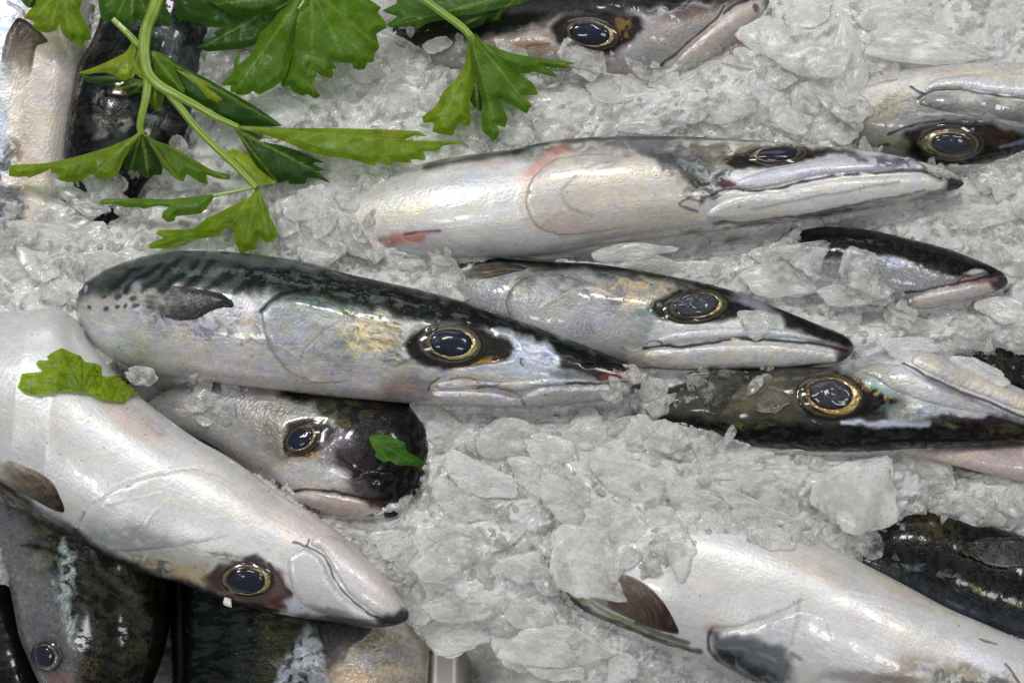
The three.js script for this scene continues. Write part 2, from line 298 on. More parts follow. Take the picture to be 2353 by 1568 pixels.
// ------------------------------------------------------------------ the fish
const DARK = [16, 19, 18], WHITE = [206, 204, 201], LINE = [50, 48, 52];
const slit = (pts, w = 5, c = LINE, a = 0.85) => L_(pts, w * 0.8, c, a * 0.92, { soft: 3.2, warp: 3, b: -0.9 });
const crease = (pts, w = 6, c = [150, 146, 142], a = 0.5, b = -0.5) => L_(pts, w, c, a * 0.6, { soft: 5, warp: 4, b: b * 0.7 });

// front, centre left: green back, golden cheek
new Fish({
  top: [150, 690, 168, 672, 222, 634, 300, 602, 365, 586, 422, 580, 553, 584, 709, 607, 783, 628, 1020, 682, 1155, 726, 1290, 774, 1391, 814, 1445, 841, 1466, 866, 1474, 889],
  bot: [150, 706, 166, 716, 190, 760, 218, 796, 250, 820, 290, 838, 364, 858, 506, 878, 675, 899, 783, 912, 935, 924, 1087, 932, 1205, 934, 1323, 926, 1408, 914, 1458, 901, 1474, 889],
  h: [-0.005, 0.006], sink: 4, thick: 0.74, tw: 1400, th: 440, color: [178, 178, 179], grain: 0.55, tint: 1.1, ns: 330, np: 140,
  layers: [
    G_([100, 640, 300, 690, 480, 760, 520, 900, 100, 900], [198, 197, 196], 0.9, { soft: 60 }),
    G_([500, 790, 900, 860, 1240, 905, 1240, 960, 500, 960, 300, 880, 340, 820], [205, 199, 198], 0.9, { soft: 36 }),
    B_(410, 745, 80, 28, 8, [148, 150, 176], 0.6, { tex: [14, 1.6, 0, 0.3, 0.6] }), G_([300, 690, 560, 706, 620, 730, 600, 800, 420, 780, 320, 740], [112, 114, 118], 0.5, { soft: 20, tex: [9, 1.8, 0.1, 0.5, 0.66] }), B_(440, 770, 70, 22, 10, [200, 192, 165], 0.6, { tex: [18, 1.5, 0, 0.4, 0.7] }), B_(300, 800, 65, 34, 12, [182, 190, 172], 0.75), B_(360, 825, 80, 24, 12, [188, 190, 178], 0.6),
    // operculum, mottled grey-green
    G_([570, 690, 640, 668, 740, 672, 830, 700, 870, 760, 800, 850, 660, 840, 590, 770], [146, 150, 150], 0.85, { soft: 22, tex: [16, 1.6, 0.2, 0.2, 0.75] }),
    G_([640, 668, 740, 660, 860, 690, 930, 745, 860, 760, 760, 720, 660, 715], [150, 170, 146], 0.8, { soft: 14, tex: [11, 2, 0.2, 0.3, 0.7] }),
    B_(640, 770, 60, 60, 0, [172, 174, 178], 0.6), B_(660, 830, 110, 26, 10, [192, 190, 190], 0.5),
    // back
    G_([140, 560, 420, 560, 800, 590, 1160, 705, 1480, 840, 1480, 860, 1372, 850, 1290, 812, 1205, 775, 1120, 752, 1020, 742, 930, 728, 800, 706, 700, 690, 590, 676, 520, 668, 420, 658, 330, 652, 250, 668, 150, 700], [62, 80, 76], 0.93, { soft: 16, warp: 16 }),
    G_([560, 600, 800, 632, 1160, 722, 1480, 850, 1440, 874, 1372, 862, 1290, 818, 1180, 764, 1100, 745, 1000, 738, 900, 720, 780, 690, 660, 664, 560, 668], [9, 15, 12], 0.98, { soft: 12, warp: 15 }),
    G_([600, 620, 860, 660, 1040, 715, 1000, 735, 860, 705, 700, 672], [60, 76, 54], 0.5, { soft: 10, tex: [5, 2.6, 0.3, 0.5, 0.7] })
    , G_([590, 606, 760, 628, 900, 668, 940, 715, 820, 690, 690, 664, 600, 660], [110, 124, 112], 0.5, { soft: 14, tex: [4, 2.6, 0.2, 0.54, 0.7] }),
    ...[[330, 596, 250, 660], [372, 592, 290, 664], [414, 590, 330, 660], [458, 590, 372, 662], [505, 592, 420, 664], [556, 596, 476, 668], [612, 604, 540, 668]].map((a, i) => L_([a[0] + 12, a[1] - 12, (a[0] + a[2]) / 2 + 8, (a[1] + a[3]) / 2, ...a.slice(2)], 13 + i, [14, 26, 30], 0.9, { soft: 7, warp: 9 })),
    G_([260, 560, 440, 570, 620, 590, 780, 618, 780, 630, 600, 606, 440, 592, 300, 610], [120, 130, 130], 0.6, { soft: 6 }),
    ...[[270, 676, 11, 7], [308, 682, 10, 8], [238, 678, 7, 5], [242, 706, 8, 6], [272, 704, 7, 6], [316, 702, 9, 7], [202, 706, 6, 4], [292, 700, 5, 5]].map((a) => B_(a[0], a[1], a[2], a[3], -30, [66, 70, 74], 0.8)),
    // cheek, gold
    G_([770, 735, 830, 722, 900, 740, 950, 770, 940, 850, 880, 832, 800, 800], [216, 202, 164], 0.8, { soft: 26, warp: 14, tex: [7, 2, 0.3, 0.36, 0.6] }),
    B_(836, 766, 60, 24, 20, [232, 214, 150], 0.6, { tex: [5, 1.5, 0.3, 0.46, 0.62] }), G_([780, 700, 900, 716, 960, 752, 930, 770, 850, 740, 780, 730], [84, 88, 72], 0.7, { soft: 12, tex: [7, 2, 0.3, 0.42, 0.6] }), B_(890, 800, 60, 30, 30, [104, 86, 58], 0.5, { tex: [7, 3, 0.4, 0.5, 0.7] }),
    B_(912, 825, 34, 18, 10, [64, 110, 112], 0.6, { tex: [8, 1.5, 0, 0.35, 0.6] }), B_(925, 812, 16, 10, 30, [150, 196, 205], 0.5, { tex: [6, 1, 0, 0.4, 0.6] }),
    G_([940, 855, 1000, 860, 990, 905, 900, 905, 880, 880], [128, 124, 122], 0.6, { soft: 18 }), B_(915, 890, 40, 16, 10, [196, 160, 140], 0.5),
    // dark pocket round the eye, pointed towards the snout
    G_([930, 790, 955, 760, 1010, 744, 1075, 742, 1130, 758, 1170, 780, 1192, 800, 1180, 820, 1130, 836, 1050, 846, 980, 846, 945, 825], [17, 15, 13], 0.98, { soft: 7, warp: 6, d: -0.7, b: -0.6 }),
    G_([1040, 834, 1110, 820, 1160, 808, 1170, 824, 1120, 838, 1050, 846], [176, 132, 56], 0.7, { soft: 7, tex: [7, 2, 0, 0.4, 0.65] }),
    // snout silver, blue-white
    G_([1120, 752, 1200, 778, 1280, 812, 1360, 850, 1390, 880, 1250, 880, 1100, 860, 1180, 826, 1190, 796], [176, 184, 196], 0.9, { soft: 12, warp: 12 }),
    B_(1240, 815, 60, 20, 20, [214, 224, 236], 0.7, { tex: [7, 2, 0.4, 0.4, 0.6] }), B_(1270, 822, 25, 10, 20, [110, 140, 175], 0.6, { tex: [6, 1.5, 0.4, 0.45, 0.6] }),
    G_([1270, 805, 1330, 828, 1400, 856, 1430, 872, 1380, 876, 1320, 862, 1285, 836], [9, 10, 10], 0.95, { soft: 8, warp: 14 }), B_(1320, 868, 60, 14, 15, [86, 88, 90], 0.6),
    // dark crescent behind the head, root of the fin
    slit([600, 716, 622, 694, 650, 674, 690, 662, 740, 656, 800, 660], 9, [14, 16, 14], 0.95), L_([566, 702, 572, 730, 566, 760], 26, [206, 200, 196], 0.7, { soft: 12 }), B_(574, 738, 16, 8, 0, [190, 164, 146], 0.8),
    crease([580, 740, 610, 790, 650, 840, 680, 880], 9, [178, 176, 176], 0.6, -0.8), crease([548, 756, 566, 800, 580, 850], 8, [206, 204, 200], 0.6, 0.5), crease([700, 880, 690, 830, 720, 780, 780, 740], 5, [130, 132, 140], 0.6, -0.6), crease([590, 746, 640, 790, 700, 830], 5, [204, 204, 204], 0.5, 0.5),
    slit([1200, 826, 1198, 836, 1202, 842], 6, [30, 30, 34], 0.8), B_(1352, 838, 12, 5, 20, [6, 6, 6], 0.9, { d: -0.6 }), L_([970, 862, 1040, 862, 1120, 866, 1240, 874, 1330, 882, 1400, 886], 16, [190, 192, 194], 0.7, { soft: 6 }),
    // mouth: torn upper lip
    slit([1010, 868, 990, 884, 985, 896], 4), slit([1006, 890, 1060, 895, 1120, 890, 1170, 900, 1200, 918, 1208, 930], 6, [30, 30, 32], 0.95), slit([1300, 882, 1380, 882, 1460, 876], 6, [50, 34, 34], 0.9),
    L_([1010, 894, 1085, 892], 18, [214, 212, 210], 0.8, { soft: 5 }), L_([1080, 872, 1150, 890, 1200, 912], 22, [176, 170, 168], 0.8, { soft: 6 }), slit([1036, 872, 1080, 868, 1100, 880], 4, [110, 70, 70], 0.7),
    G_([1375, 862, 1420, 850, 1462, 856, 1458, 872, 1410, 876, 1380, 878], [130, 66, 58], 0.85, { soft: 5 }), B_(1438, 861, 22, 7, 8, [206, 180, 172], 0.85), B_(1462, 890, 22, 14, 10, [40, 40, 42], 0.85),
  ],
  plates: [['gill_cover', [600, 716, 650, 684, 740, 690, 800, 712, 850, 770, 850, 850, 790, 880, 720, 880, 660, 850, 615, 790], 0.0011, 40], ['lower_jaw', [985, 900, 1060, 899, 1130, 902, 1190, 914, 1240, 890, 1330, 886, 1420, 884, 1468, 887, 1450, 902, 1400, 912, 1320, 923, 1205, 930, 1100, 928, 1020, 920], 0.0014, 12], ['upper_jaw', [1000, 880, 1060, 872, 1160, 878, 1260, 868, 1340, 868, 1390, 880, 1300, 884, 1240, 888, 1190, 900, 1120, 888, 1060, 892, 1010, 894], 0.0011, 14]],
  fins: [[[300, 656, 316, 642, 380, 650, 440, 660, 500, 670, 532, 688, 538, 706, 508, 708, 480, 718, 452, 734, 410, 738, 360, 724, 325, 702, 302, 682], [534, 702], [312, 664], [12, 10, 11], [74, 66, 64], 0.0006, 18]],
  eyes: [{ x: 1036, y: 790, rx: 50, ry: 33, rot: 4, gold: [196, 182, 124], socket: [58, 52, 42], ring: 1.24, wide: 1.7 }],
}).build('mackerel', 'large green-backed fish at centre left with golden cheek and torn lip', 'whole fish laid on the ice');

// white fish across the upper middle, red spot on its gill
new Fish({
  top: [690, 478, 760, 446, 820, 428, 900, 404, 992, 375, 1121, 354, 1182, 347, 1256, 330, 1357, 320, 1458, 317, 1567, 318, 1736, 327, 1870, 337, 2006, 351, 2107, 371, 2174, 391, 2205, 409, 2215, 422],
  bot: [690, 545, 760, 566, 830, 580, 930, 588, 1020, 591, 1110, 590, 1222, 585, 1391, 558, 1568, 537, 1702, 519, 1837, 503, 1972, 482, 2107, 455, 2180, 439, 2206, 430, 2215, 422],
  h: [-0.010, 0.008], sink: 4, bumpScale: 0.0005, thick: 0.74, tw: 1400, th: 400, color: [211, 210, 207], grain: 0.32, tint: 0.7, ns: 320, np: 120,
  layers: [
    G_([1130, 330, 1460, 310, 1600, 310, 1620, 430, 1540, 400, 1420, 380, 1300, 370, 1180, 366], [104, 108, 112], 0.8, { soft: 20, warp: 18, tex: [22, 2, 0, 0.2, 0.6] }),
    L_([980, 382, 1060, 366, 1130, 356, 1180, 349], 16, [70, 74, 74], 0.85, { soft: 8 }), B_(1120, 376, 80, 12, -10, [190, 170, 160], 0.5), L_([1180, 346, 1260, 328, 1400, 316, 1700, 318, 1850, 326], 10, [44, 50, 48], 0.85, { soft: 5 }),
    B_(900, 490, 130, 40, -10, [216, 212, 198], 0.6), B_(1060, 420, 90, 28, -15, [186, 190, 198], 0.55),
    G_([1196, 470, 1204, 420, 1240, 380, 1290, 350, 1400, 345, 1540, 370, 1590, 420, 1600, 500, 1500, 530, 1330, 545, 1230, 530], [196, 188, 178], 0.75, { soft: 14 }),
    crease([1330, 345, 1270, 365, 1216, 405, 1196, 455, 1206, 500, 1240, 530], 20, [206, 188, 178], 0.6, 0.5), crease([1450, 352, 1390, 384, 1320, 412, 1292, 446, 1312, 482, 1360, 496], 8, [160, 146, 134], 0.7, -0.7), crease([1230, 530, 1262, 500, 1296, 478], 7, [208, 196, 180], 0.7, 0.6), crease([1460, 350, 1400, 366, 1350, 386], 6, [140, 140, 140], 0.6, -0.5),
    G_([1250, 345, 1290, 330, 1330, 336, 1300, 350, 1262, 352], [190, 118, 104], 0.6, { soft: 9, warp: 10 }), B_(1250, 372, 60, 14, -35, [206, 150, 134], 0.55),
    G_([1480, 350, 1560, 340, 1660, 352, 1660, 400, 1640, 450, 1600, 440, 1560, 400, 1500, 380], [62, 66, 68], 0.8, { soft: 22, warp: 20, tex: [14, 2, 0.1, 0.2, 0.62] }),
    B_(1420, 440, 90, 50, -10, [206, 198, 184], 0.5), B_(1290, 510, 70, 22, 0, [200, 176, 178], 0.5),
    // head top, eye pocket
    G_([1560, 330, 1700, 326, 1860, 336, 1960, 350, 1840, 386, 1700, 392, 1620, 388, 1570, 370], [128, 118, 92], 0.8, { soft: 14, tex: [8, 2.2, 0.1, 0.25, 0.6] }),
    G_([1655, 372, 1690, 350, 1760, 338, 1850, 340, 1900, 346, 1850, 366, 1760, 386, 1690, 390], [30, 23, 20], 0.96, { soft: 7, d: -0.4 }), G_([1840, 334, 1960, 346, 1990, 360, 1900, 358, 1850, 362], [46, 30, 30], 0.85, { soft: 8 }),
    L_([1560, 366, 1610, 382, 1680, 390], 9, [140, 186, 188], 0.55, { soft: 5, tex: [7, 2, 0.2, 0.3, 0.6] }), B_(1580, 352, 40, 8, 15, [140, 148, 180], 0.45, { tex: [5, 2, 0, 0.4, 0.6] }),
    G_([1590, 400, 1680, 396, 1660, 430, 1600, 470, 1570, 450], [58, 54, 56], 0.85, { soft: 12, warp: 18, tex: [8, 2, 0.2, 0.3, 0.6] }),
    G_([1640, 424, 1668, 414, 1692, 424, 1696, 434, 1660, 434], [104, 40, 42], 0.9, { soft: 4 }),
    // jaws
    G_([1680, 420, 1760, 384, 1900, 358, 2010, 352, 2110, 376, 2110, 392, 1980, 396, 1850, 414, 1760, 434, 1690, 438], [198, 198, 208], 0.9, { soft: 8 }), G_([1930, 352, 2010, 352, 2110, 374, 2150, 394, 2060, 386, 1980, 372], [84, 86, 100], 0.75, { soft: 9, warp: 12, tex: [7, 2, 0.2, 0.2, 0.6] }),
    G_([1600, 500, 1700, 470, 1860, 452, 2040, 424, 2180, 410, 2160, 436, 1960, 470, 1760, 498], [218, 216, 214], 0.9, { soft: 10 }),
    G_([1560, 525, 1700, 506, 1900, 480, 2100, 446, 2200, 424, 2200, 445, 2000, 500, 1600, 545], [120, 114, 104], 0.8, { soft: 8, tex: [9, 5, -0.15, 0.25, 0.6] }), L_([1640, 512, 1800, 496, 1960, 466, 2120, 434], 5, [104, 98, 92], 0.7, { soft: 3 }), L_([1720, 478, 1880, 450, 2060, 418], 5, [150, 148, 150], 0.6, { soft: 3 }), L_([1570, 496, 1680, 494, 1800, 482], 6, [220, 208, 170], 0.6),
    slit([1636, 448, 1668, 436, 1720, 438, 1790, 434, 1850, 416, 1930, 402, 2020, 396, 2110, 393, 2172, 400], 7, [34, 30, 36], 0.95), slit([1640, 456, 1680, 436], 4), L_([1600, 486, 1560, 470, 1590, 450], 5, [60, 56, 58], 0.6),
    G_([2120, 392, 2180, 396, 2220, 416, 2200, 440, 2160, 436, 2170, 416], [22, 22, 24], 0.92, { soft: 9, warp: 10 }),
    G_([830, 556, 900, 540, 960, 530, 1000, 528, 968, 556, 900, 570, 850, 574], [206, 116, 104], 0.75, { soft: 12, warp: 12, b: -0.3, tex: [16, 2, 0, 0.1, 0.5] }), L_([930, 538, 970, 531, 1010, 529], 5, [90, 70, 66], 0.8, { soft: 4 }),
  ],
  plates: [['gill_cover', [1206, 470, 1220, 410, 1280, 362, 1400, 350, 1560, 370, 1590, 440, 1560, 510, 1420, 530, 1290, 540, 1230, 520], 0.0006, 40], ['lower_jaw', [1620, 500, 1660, 462, 1720, 444, 1800, 440, 1860, 424, 1950, 408, 2060, 402, 2150, 400, 2204, 414, 2206, 424, 2180, 437, 2060, 464, 1900, 490, 1740, 510], 0.0014, 16], ['upper_jaw', [1684, 420, 1740, 396, 1860, 370, 2000, 356, 2090, 370, 2160, 392, 2090, 391, 1960, 396, 1850, 410, 1770, 430, 1700, 434], 0.0012, 14]],
  eyes: [{ x: 1786, y: 356, rx: 48, ry: 17, rot: -5, gold: [160, 150, 120], socket: [70, 58, 50], wide: 1.5, ring: 1.24, thin: 0.3, side: 3.3 }],
}).build('mackerel', 'pale fish across the upper middle with closed white jaws and a red mark', 'whole fish laid on the ice');

// grey fish between them
new Fish({
  top: [1000, 620, 1045, 606, 1120, 594, 1222, 601, 1357, 608, 1458, 622, 1568, 642, 1634, 656, 1719, 683, 1803, 716, 1870, 743, 1931, 767, 1956, 786, 1962, 802],
  bot: [1000, 690, 1050, 735, 1120, 766, 1200, 796, 1290, 822, 1380, 836, 1458, 845, 1568, 849, 1668, 850, 1803, 845, 1880, 838, 1930, 830, 1950, 818, 1962, 802],
  h: [-0.010, 0.002], sink: 3, thick: 0.7, tw: 1024, th: 330, color: [160, 162, 162], tint: 1, ns: 240, np: 110,
  layers: [
    B_(1280, 650, 160, 50, 15, [112, 116, 116], 0.65, { tex: [16, 2, 0.2, 0.25, 0.65] }), B_(1330, 750, 130, 60, 15, [176, 176, 178], 0.6),
    L_([1000, 612, 1120, 594, 1222, 601, 1357, 608, 1458, 622, 1568, 642, 1680, 672, 1803, 716, 1870, 743], 22, [16, 20, 17], 0.95, { soft: 9 }), L_([1380, 630, 1460, 640, 1600, 670], 20, [60, 66, 48], 0.7, { soft: 10, tex: [12, 2, 0.2, 0.3, 0.6] }),
    G_([1360, 660, 1400, 645, 1480, 640, 1560, 660, 1560, 690, 1500, 715, 1430, 700, 1385, 690], [196, 174, 138], 0.85, { soft: 16, warp: 16, tex: [7, 2.2, 0.2, 0.34, 0.58] }), B_(1440, 690, 50, 10, 5, [96, 72, 50], 0.6, { tex: [7, 2, 0.1, 0.4, 0.6] }), B_(1480, 712, 34, 14, 10, [90, 130, 130], 0.55, { tex: [8, 2, 0, 0.35, 0.6] }),
    G_([1490, 710, 1506, 682, 1560, 660, 1640, 664, 1700, 690, 1745, 700, 1730, 722, 1660, 735, 1560, 742, 1510, 732], [19, 16, 14], 0.97, { soft: 9, d: -0.5, b: -0.5 }),
    G_([1500, 740, 1660, 736, 1770, 720, 1840, 745, 1900, 776, 1860, 790, 1700, 782, 1560, 796, 1480, 800], [196, 198, 198], 0.9, { soft: 10 }), B_(1730, 692, 40, 14, 25, [170, 172, 190], 0.7),
    G_([1440, 800, 1560, 796, 1700, 784, 1860, 792, 1940, 812, 1900, 840, 1568, 850, 1440, 846], [212, 210, 206], 0.9, { soft: 8 }), B_(1480, 830, 70, 18, 5, [176, 158, 156], 0.5), L_([1470, 846, 1600, 850, 1760, 847, 1900, 836], 7, [84, 82, 80], 0.7, { soft: 5 }), B_(1700, 845, 200, 8, 0, [120, 120, 118], 0.6),
    G_([1790, 712, 1870, 735, 1940, 766, 1972, 800, 1940, 800, 1880, 778, 1800, 745], [9, 10, 10], 0.97, { soft: 8, warp: 9 }),
    slit([1486, 790, 1500, 782, 1516, 784, 1520, 794], 4), slit([1480, 800, 1520, 794, 1567, 796, 1634, 788, 1700, 780, 1803, 783, 1890, 792, 1945, 806], 8, [30, 26, 28], 0.97), L_([1860, 788, 1920, 800, 1955, 806], 8, [110, 44, 40], 0.7), B_(1936, 818, 20, 14, 0, [28, 29, 32], 0.9),
    crease([1216, 614, 1180, 640, 1150, 680, 1140, 712], 7, [190, 186, 166], 0.7, 0.6), crease([1206, 650, 1210, 690, 1200, 726], 5, [186, 184, 170], 0.6, 0.6), crease([1360, 655, 1310, 668, 1260, 694, 1240, 712], 7, [190, 186, 172], 0.7, 0.7), crease([1215, 618, 1260, 616, 1330, 606], 6, [50, 52, 48], 0.7, -0.7), crease([1486, 800, 1450, 812, 1430, 800], 4, [70, 66, 70], 0.7, -0.6),
    ...[0, 1, 2, 3, 4].map((i) => L_([1322 + i * 8, 735 + i * 2, 1312 + i * 11, 752, 1316 + i * 12, 766], 3, [136, 134, 148], 0.6, { soft: 2 })),
  ],
  plates: [['gill_cover', [1160, 690, 1190, 645, 1250, 625, 1330, 640, 1370, 690, 1400, 760, 1370, 822, 1280, 810, 1190, 770], 0.001, 36], ['lower_jaw', [1470, 830, 1490, 806, 1567, 800, 1640, 794, 1720, 788, 1820, 794, 1900, 806, 1946, 814, 1944, 823, 1900, 835, 1790, 843, 1640, 846, 1520, 844], 0.0013, 12], ['upper_jaw', [1500, 786, 1540, 764, 1640, 752, 1760, 752, 1840, 762, 1910, 784, 1940, 798, 1880, 786, 1790, 777, 1700, 775, 1620, 784, 1540, 790], 0.001, 16]],
  fins: [[[1020, 640, 1050, 622, 1120, 608, 1180, 608, 1216, 616, 1180, 626, 1120, 640, 1060, 642], [1214, 616], [1030, 640], [50, 46, 44], [128, 116, 96], 0.0012, 14]],
  eyes: [{ x: 1598, y: 704, rx: 54, ry: 28, rot: -6, gold: [170, 154, 100], socket: [68, 56, 42], pupil: [22, 27, 42], dull: 1.3, ring: 1.22, wide: 1.5, thin: 0.2, side: 0.3 }],
}).build('mackerel', 'grey fish in the middle with a slightly open white mouth behind the green-backed fish', 'whole fish laid on the ice');

// right: upside down, dark back at the bottom
new Fish({
  top: [1440, 955, 1480, 915, 1567, 880, 1650, 860, 1800, 843, 1904, 843, 1965, 828, 2006, 812, 2073, 788, 2130, 790, 2208, 834, 2276, 865, 2352, 897, 2440, 935, 2500, 965, 2520, 990],
  bot: [1440, 968, 1500, 972, 1580, 984, 1648, 998, 1705, 1021, 1803, 1032, 1870, 1036, 1938, 1037, 2010, 1035, 2073, 1031, 2150, 1028, 2242, 1024, 2300, 1020, 2352, 1017, 2420, 1014, 2480, 1005, 2510, 998, 2520, 990],
  h: [-0.008, 0.003], sink: 4, thick: 0.7, tw: 1024, th: 360, tint: 1, color: [192, 193, 196], ns: 240, np: 120, rough: 0.38,
  layers: [
    G_([1400, 840, 1800, 820, 1960, 850, 2060, 925, 2040, 980, 1800, 1010, 1400, 1000], [58, 57, 44], 0.95, { soft: 16, warp: 16 }), G_([1500, 880, 1800, 860, 1850, 900, 1820, 960, 1600, 960], [112, 106, 84], 0.7, { soft: 14, tex: [24, 2, 0, 0.25, 0.65] }),
    G_([1930, 850, 2000, 830, 2060, 860, 2090, 930, 2060, 960, 2020, 900], [160, 160, 150], 0.7, { soft: 14 }),
    G_([1400, 960, 1600, 962, 1700, 972, 1840, 974, 1950, 972, 2070, 974, 2140, 962, 2352, 955, 2560, 960, 2560, 1060, 1400, 1060], [15, 16, 15], 0.98, { soft: 12, warp: 12 }),
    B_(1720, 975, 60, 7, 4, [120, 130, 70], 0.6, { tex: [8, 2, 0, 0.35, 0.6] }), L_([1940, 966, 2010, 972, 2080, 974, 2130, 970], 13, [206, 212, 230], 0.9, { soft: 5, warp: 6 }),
    L_([1680, 1020, 1803, 1030, 1938, 1036, 2073, 1030, 2242, 1022, 2400, 1016], 13, [86, 88, 86], 0.8, { soft: 7 }),
    G_([1830, 900, 1870, 870, 1920, 858, 1980, 868, 2030, 910, 2060, 925, 2050, 945, 1980, 962, 1900, 968, 1850, 955], [16, 13, 10], 0.97, { soft: 9, d: -0.5 }), L_([1970, 868, 2010, 900, 2040, 915], 12, [214, 176, 96], 0.7, { soft: 6, tex: [8, 1, 0, 0.3, 0.6] }),
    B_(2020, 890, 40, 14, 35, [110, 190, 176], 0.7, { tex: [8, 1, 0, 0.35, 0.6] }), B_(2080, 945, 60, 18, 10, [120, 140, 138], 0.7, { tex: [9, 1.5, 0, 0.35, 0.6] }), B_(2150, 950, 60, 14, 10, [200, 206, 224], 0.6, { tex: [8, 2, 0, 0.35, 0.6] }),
    G_([2130, 960, 2200, 948, 2310, 958, 2352, 980, 2352, 1010, 2200, 990], [44, 26, 20], 0.8, { soft: 12, tex: [14, 2, 0, 0.3, 0.6] }), B_(2310, 985, 60, 14, -5, [110, 106, 74], 0.5, { tex: [7, 1.5, 0, 0.4, 0.6] }), B_(2185, 976, 18, 4, 8, [150, 150, 120], 0.5), B_(2280, 972, 22, 8, 0, [90, 66, 62], 0.5),
    G_([2080, 838, 2110, 812, 2208, 846, 2352, 915, 2500, 980, 2500, 1000, 2352, 965, 2200, 905], [212, 206, 202], 0.9, { soft: 8 }), L_([2140, 840, 2220, 868, 2320, 916, 2400, 950], 14, [224, 212, 190], 0.6),
    slit([2076, 834, 2100, 846, 2124, 862, 2175, 884, 2230, 908, 2276, 924, 2352, 958, 2440, 985], 8, [52, 54, 74], 0.95), L_([2130, 872, 2276, 936, 2352, 968], 12, [120, 124, 150], 0.6, { soft: 7 }),
  ],
  plates: [['lower_jaw', [2090, 830, 2115, 806, 2160, 818, 2230, 850, 2300, 884, 2400, 930, 2480, 972, 2400, 956, 2330, 938, 2270, 914, 2190, 882, 2130, 856], 0.0015, 14], ['upper_jaw', [1960, 850, 2010, 832, 2070, 838, 2110, 858, 2180, 892, 2270, 930, 2352, 966, 2260, 950, 2150, 930, 2060, 900, 2010, 870], 0.001, 20]],
  eyes: [{ x: 1908, y: 910, rx: 52, ry: 36, rot: 8, gold: [196, 160, 92], socket: [76, 64, 40], pupil: [22, 24, 32], dull: 1, wide: 1.6, ring: 1.4, thin: 0.35, side: 0.7 }],
}).build('mackerel', 'fish at right lying upside down, black back below and clear ice over its cheek', 'whole fish laid on the ice');

// top right, eye downwards
new Fish({
  top: [1840, 222, 1904, 196, 1972, 182, 2039, 168, 2140, 154, 2242, 148, 2352, 148, 2460, 156, 2560, 190, 2600, 230],
  bot: [1840, 280, 1900, 312, 1960, 330, 2020, 350, 2080, 368, 2140, 380, 2208, 384, 2276, 374, 2352, 352, 2440, 320, 2540, 280, 2600, 230],
  h: [-0.009, 0], sink: 3.4, thick: 0.7, tw: 900, th: 330, color: [148, 149, 148], ns: 200, np: 110,
  layers: [
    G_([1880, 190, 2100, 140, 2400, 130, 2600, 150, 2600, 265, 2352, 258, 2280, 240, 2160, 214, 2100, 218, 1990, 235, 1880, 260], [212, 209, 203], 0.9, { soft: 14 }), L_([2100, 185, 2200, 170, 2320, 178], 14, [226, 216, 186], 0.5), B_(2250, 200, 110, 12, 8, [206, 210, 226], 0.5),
    G_([1850, 240, 1960, 230, 2060, 215, 2100, 240, 2080, 300, 1960, 310], [178, 176, 170], 0.8, { soft: 24, tex: [24, 2, 0, 0.2, 0.7] }), B_(2010, 260, 80, 34, -20, [150, 146, 124], 0.7, { tex: [16, 2, -0.3, 0.25, 0.6] }),
    G_([2110, 230, 2352, 235, 2352, 300, 2200, 280, 2120, 270], [124, 124, 122], 0.7, { soft: 18 }), L_([2110, 262, 2200, 262, 2300, 276, 2352, 290], 8, [190, 192, 196], 0.5),
    G_([2060, 340, 2080, 310, 2130, 286, 2210, 280, 2280, 290, 2352, 310, 2400, 330, 2352, 360, 2240, 378, 2160, 388, 2090, 370], [20, 19, 12], 0.97, { soft: 9, d: -0.4, b: -0.5 }), G_([2000, 320, 2060, 306, 2090, 330, 2080, 360, 2010, 345], [150, 146, 118], 0.7, { soft: 12 }), L_([2020, 334, 2042, 334], 6, [80, 64, 50], 0.8),
    G_([2250, 300, 2330, 300, 2352, 330, 2300, 345], [70, 50, 40], 0.8, { soft: 8 }), L_([2300, 340, 2352, 325], 10, [150, 150, 190], 0.7), L_([2040, 310, 2110, 284, 2170, 276], 6, [30, 36, 20], 0.8),
    slit([2092, 200, 2112, 212, 2126, 216, 2140, 208, 2200, 206, 2280, 218, 2352, 226, 2460, 240], 6, [44, 42, 54], 0.95), slit([2110, 226, 2122, 216], 4), L_([1950, 210, 2000, 196, 2060, 182], 5, [120, 116, 110], 0.5), crease([2100, 224, 2060, 240, 2020, 262], 6, [110, 110, 104], 0.6, -0.5),
  ],
  plates: [['lower_jaw', [2120, 210, 2150, 180, 2250, 168, 2400, 170, 2540, 200, 2580, 230, 2460, 234, 2352, 222, 2280, 213, 2200, 203, 2150, 204], 0.0014, 16], ['upper_jaw', [2110, 240, 2140, 214, 2200, 210, 2280, 222, 2352, 232, 2460, 246, 2400, 280, 2300, 276, 2200, 262], 0.001, 18]],
  eyes: [{ x: 2182, y: 328, rx: 44, ry: 24, rot: 3, gold: [150, 136, 96], socket: [92, 82, 62], pupil: [28, 34, 52], dull: 0.6, wide: 1.9, ring: 1.34, thin: 0.8, side: 3.0 }],
}).build('mackerel', 'fish at the top right corner with its eye low and its white jaw above', 'whole fish laid on the ice');

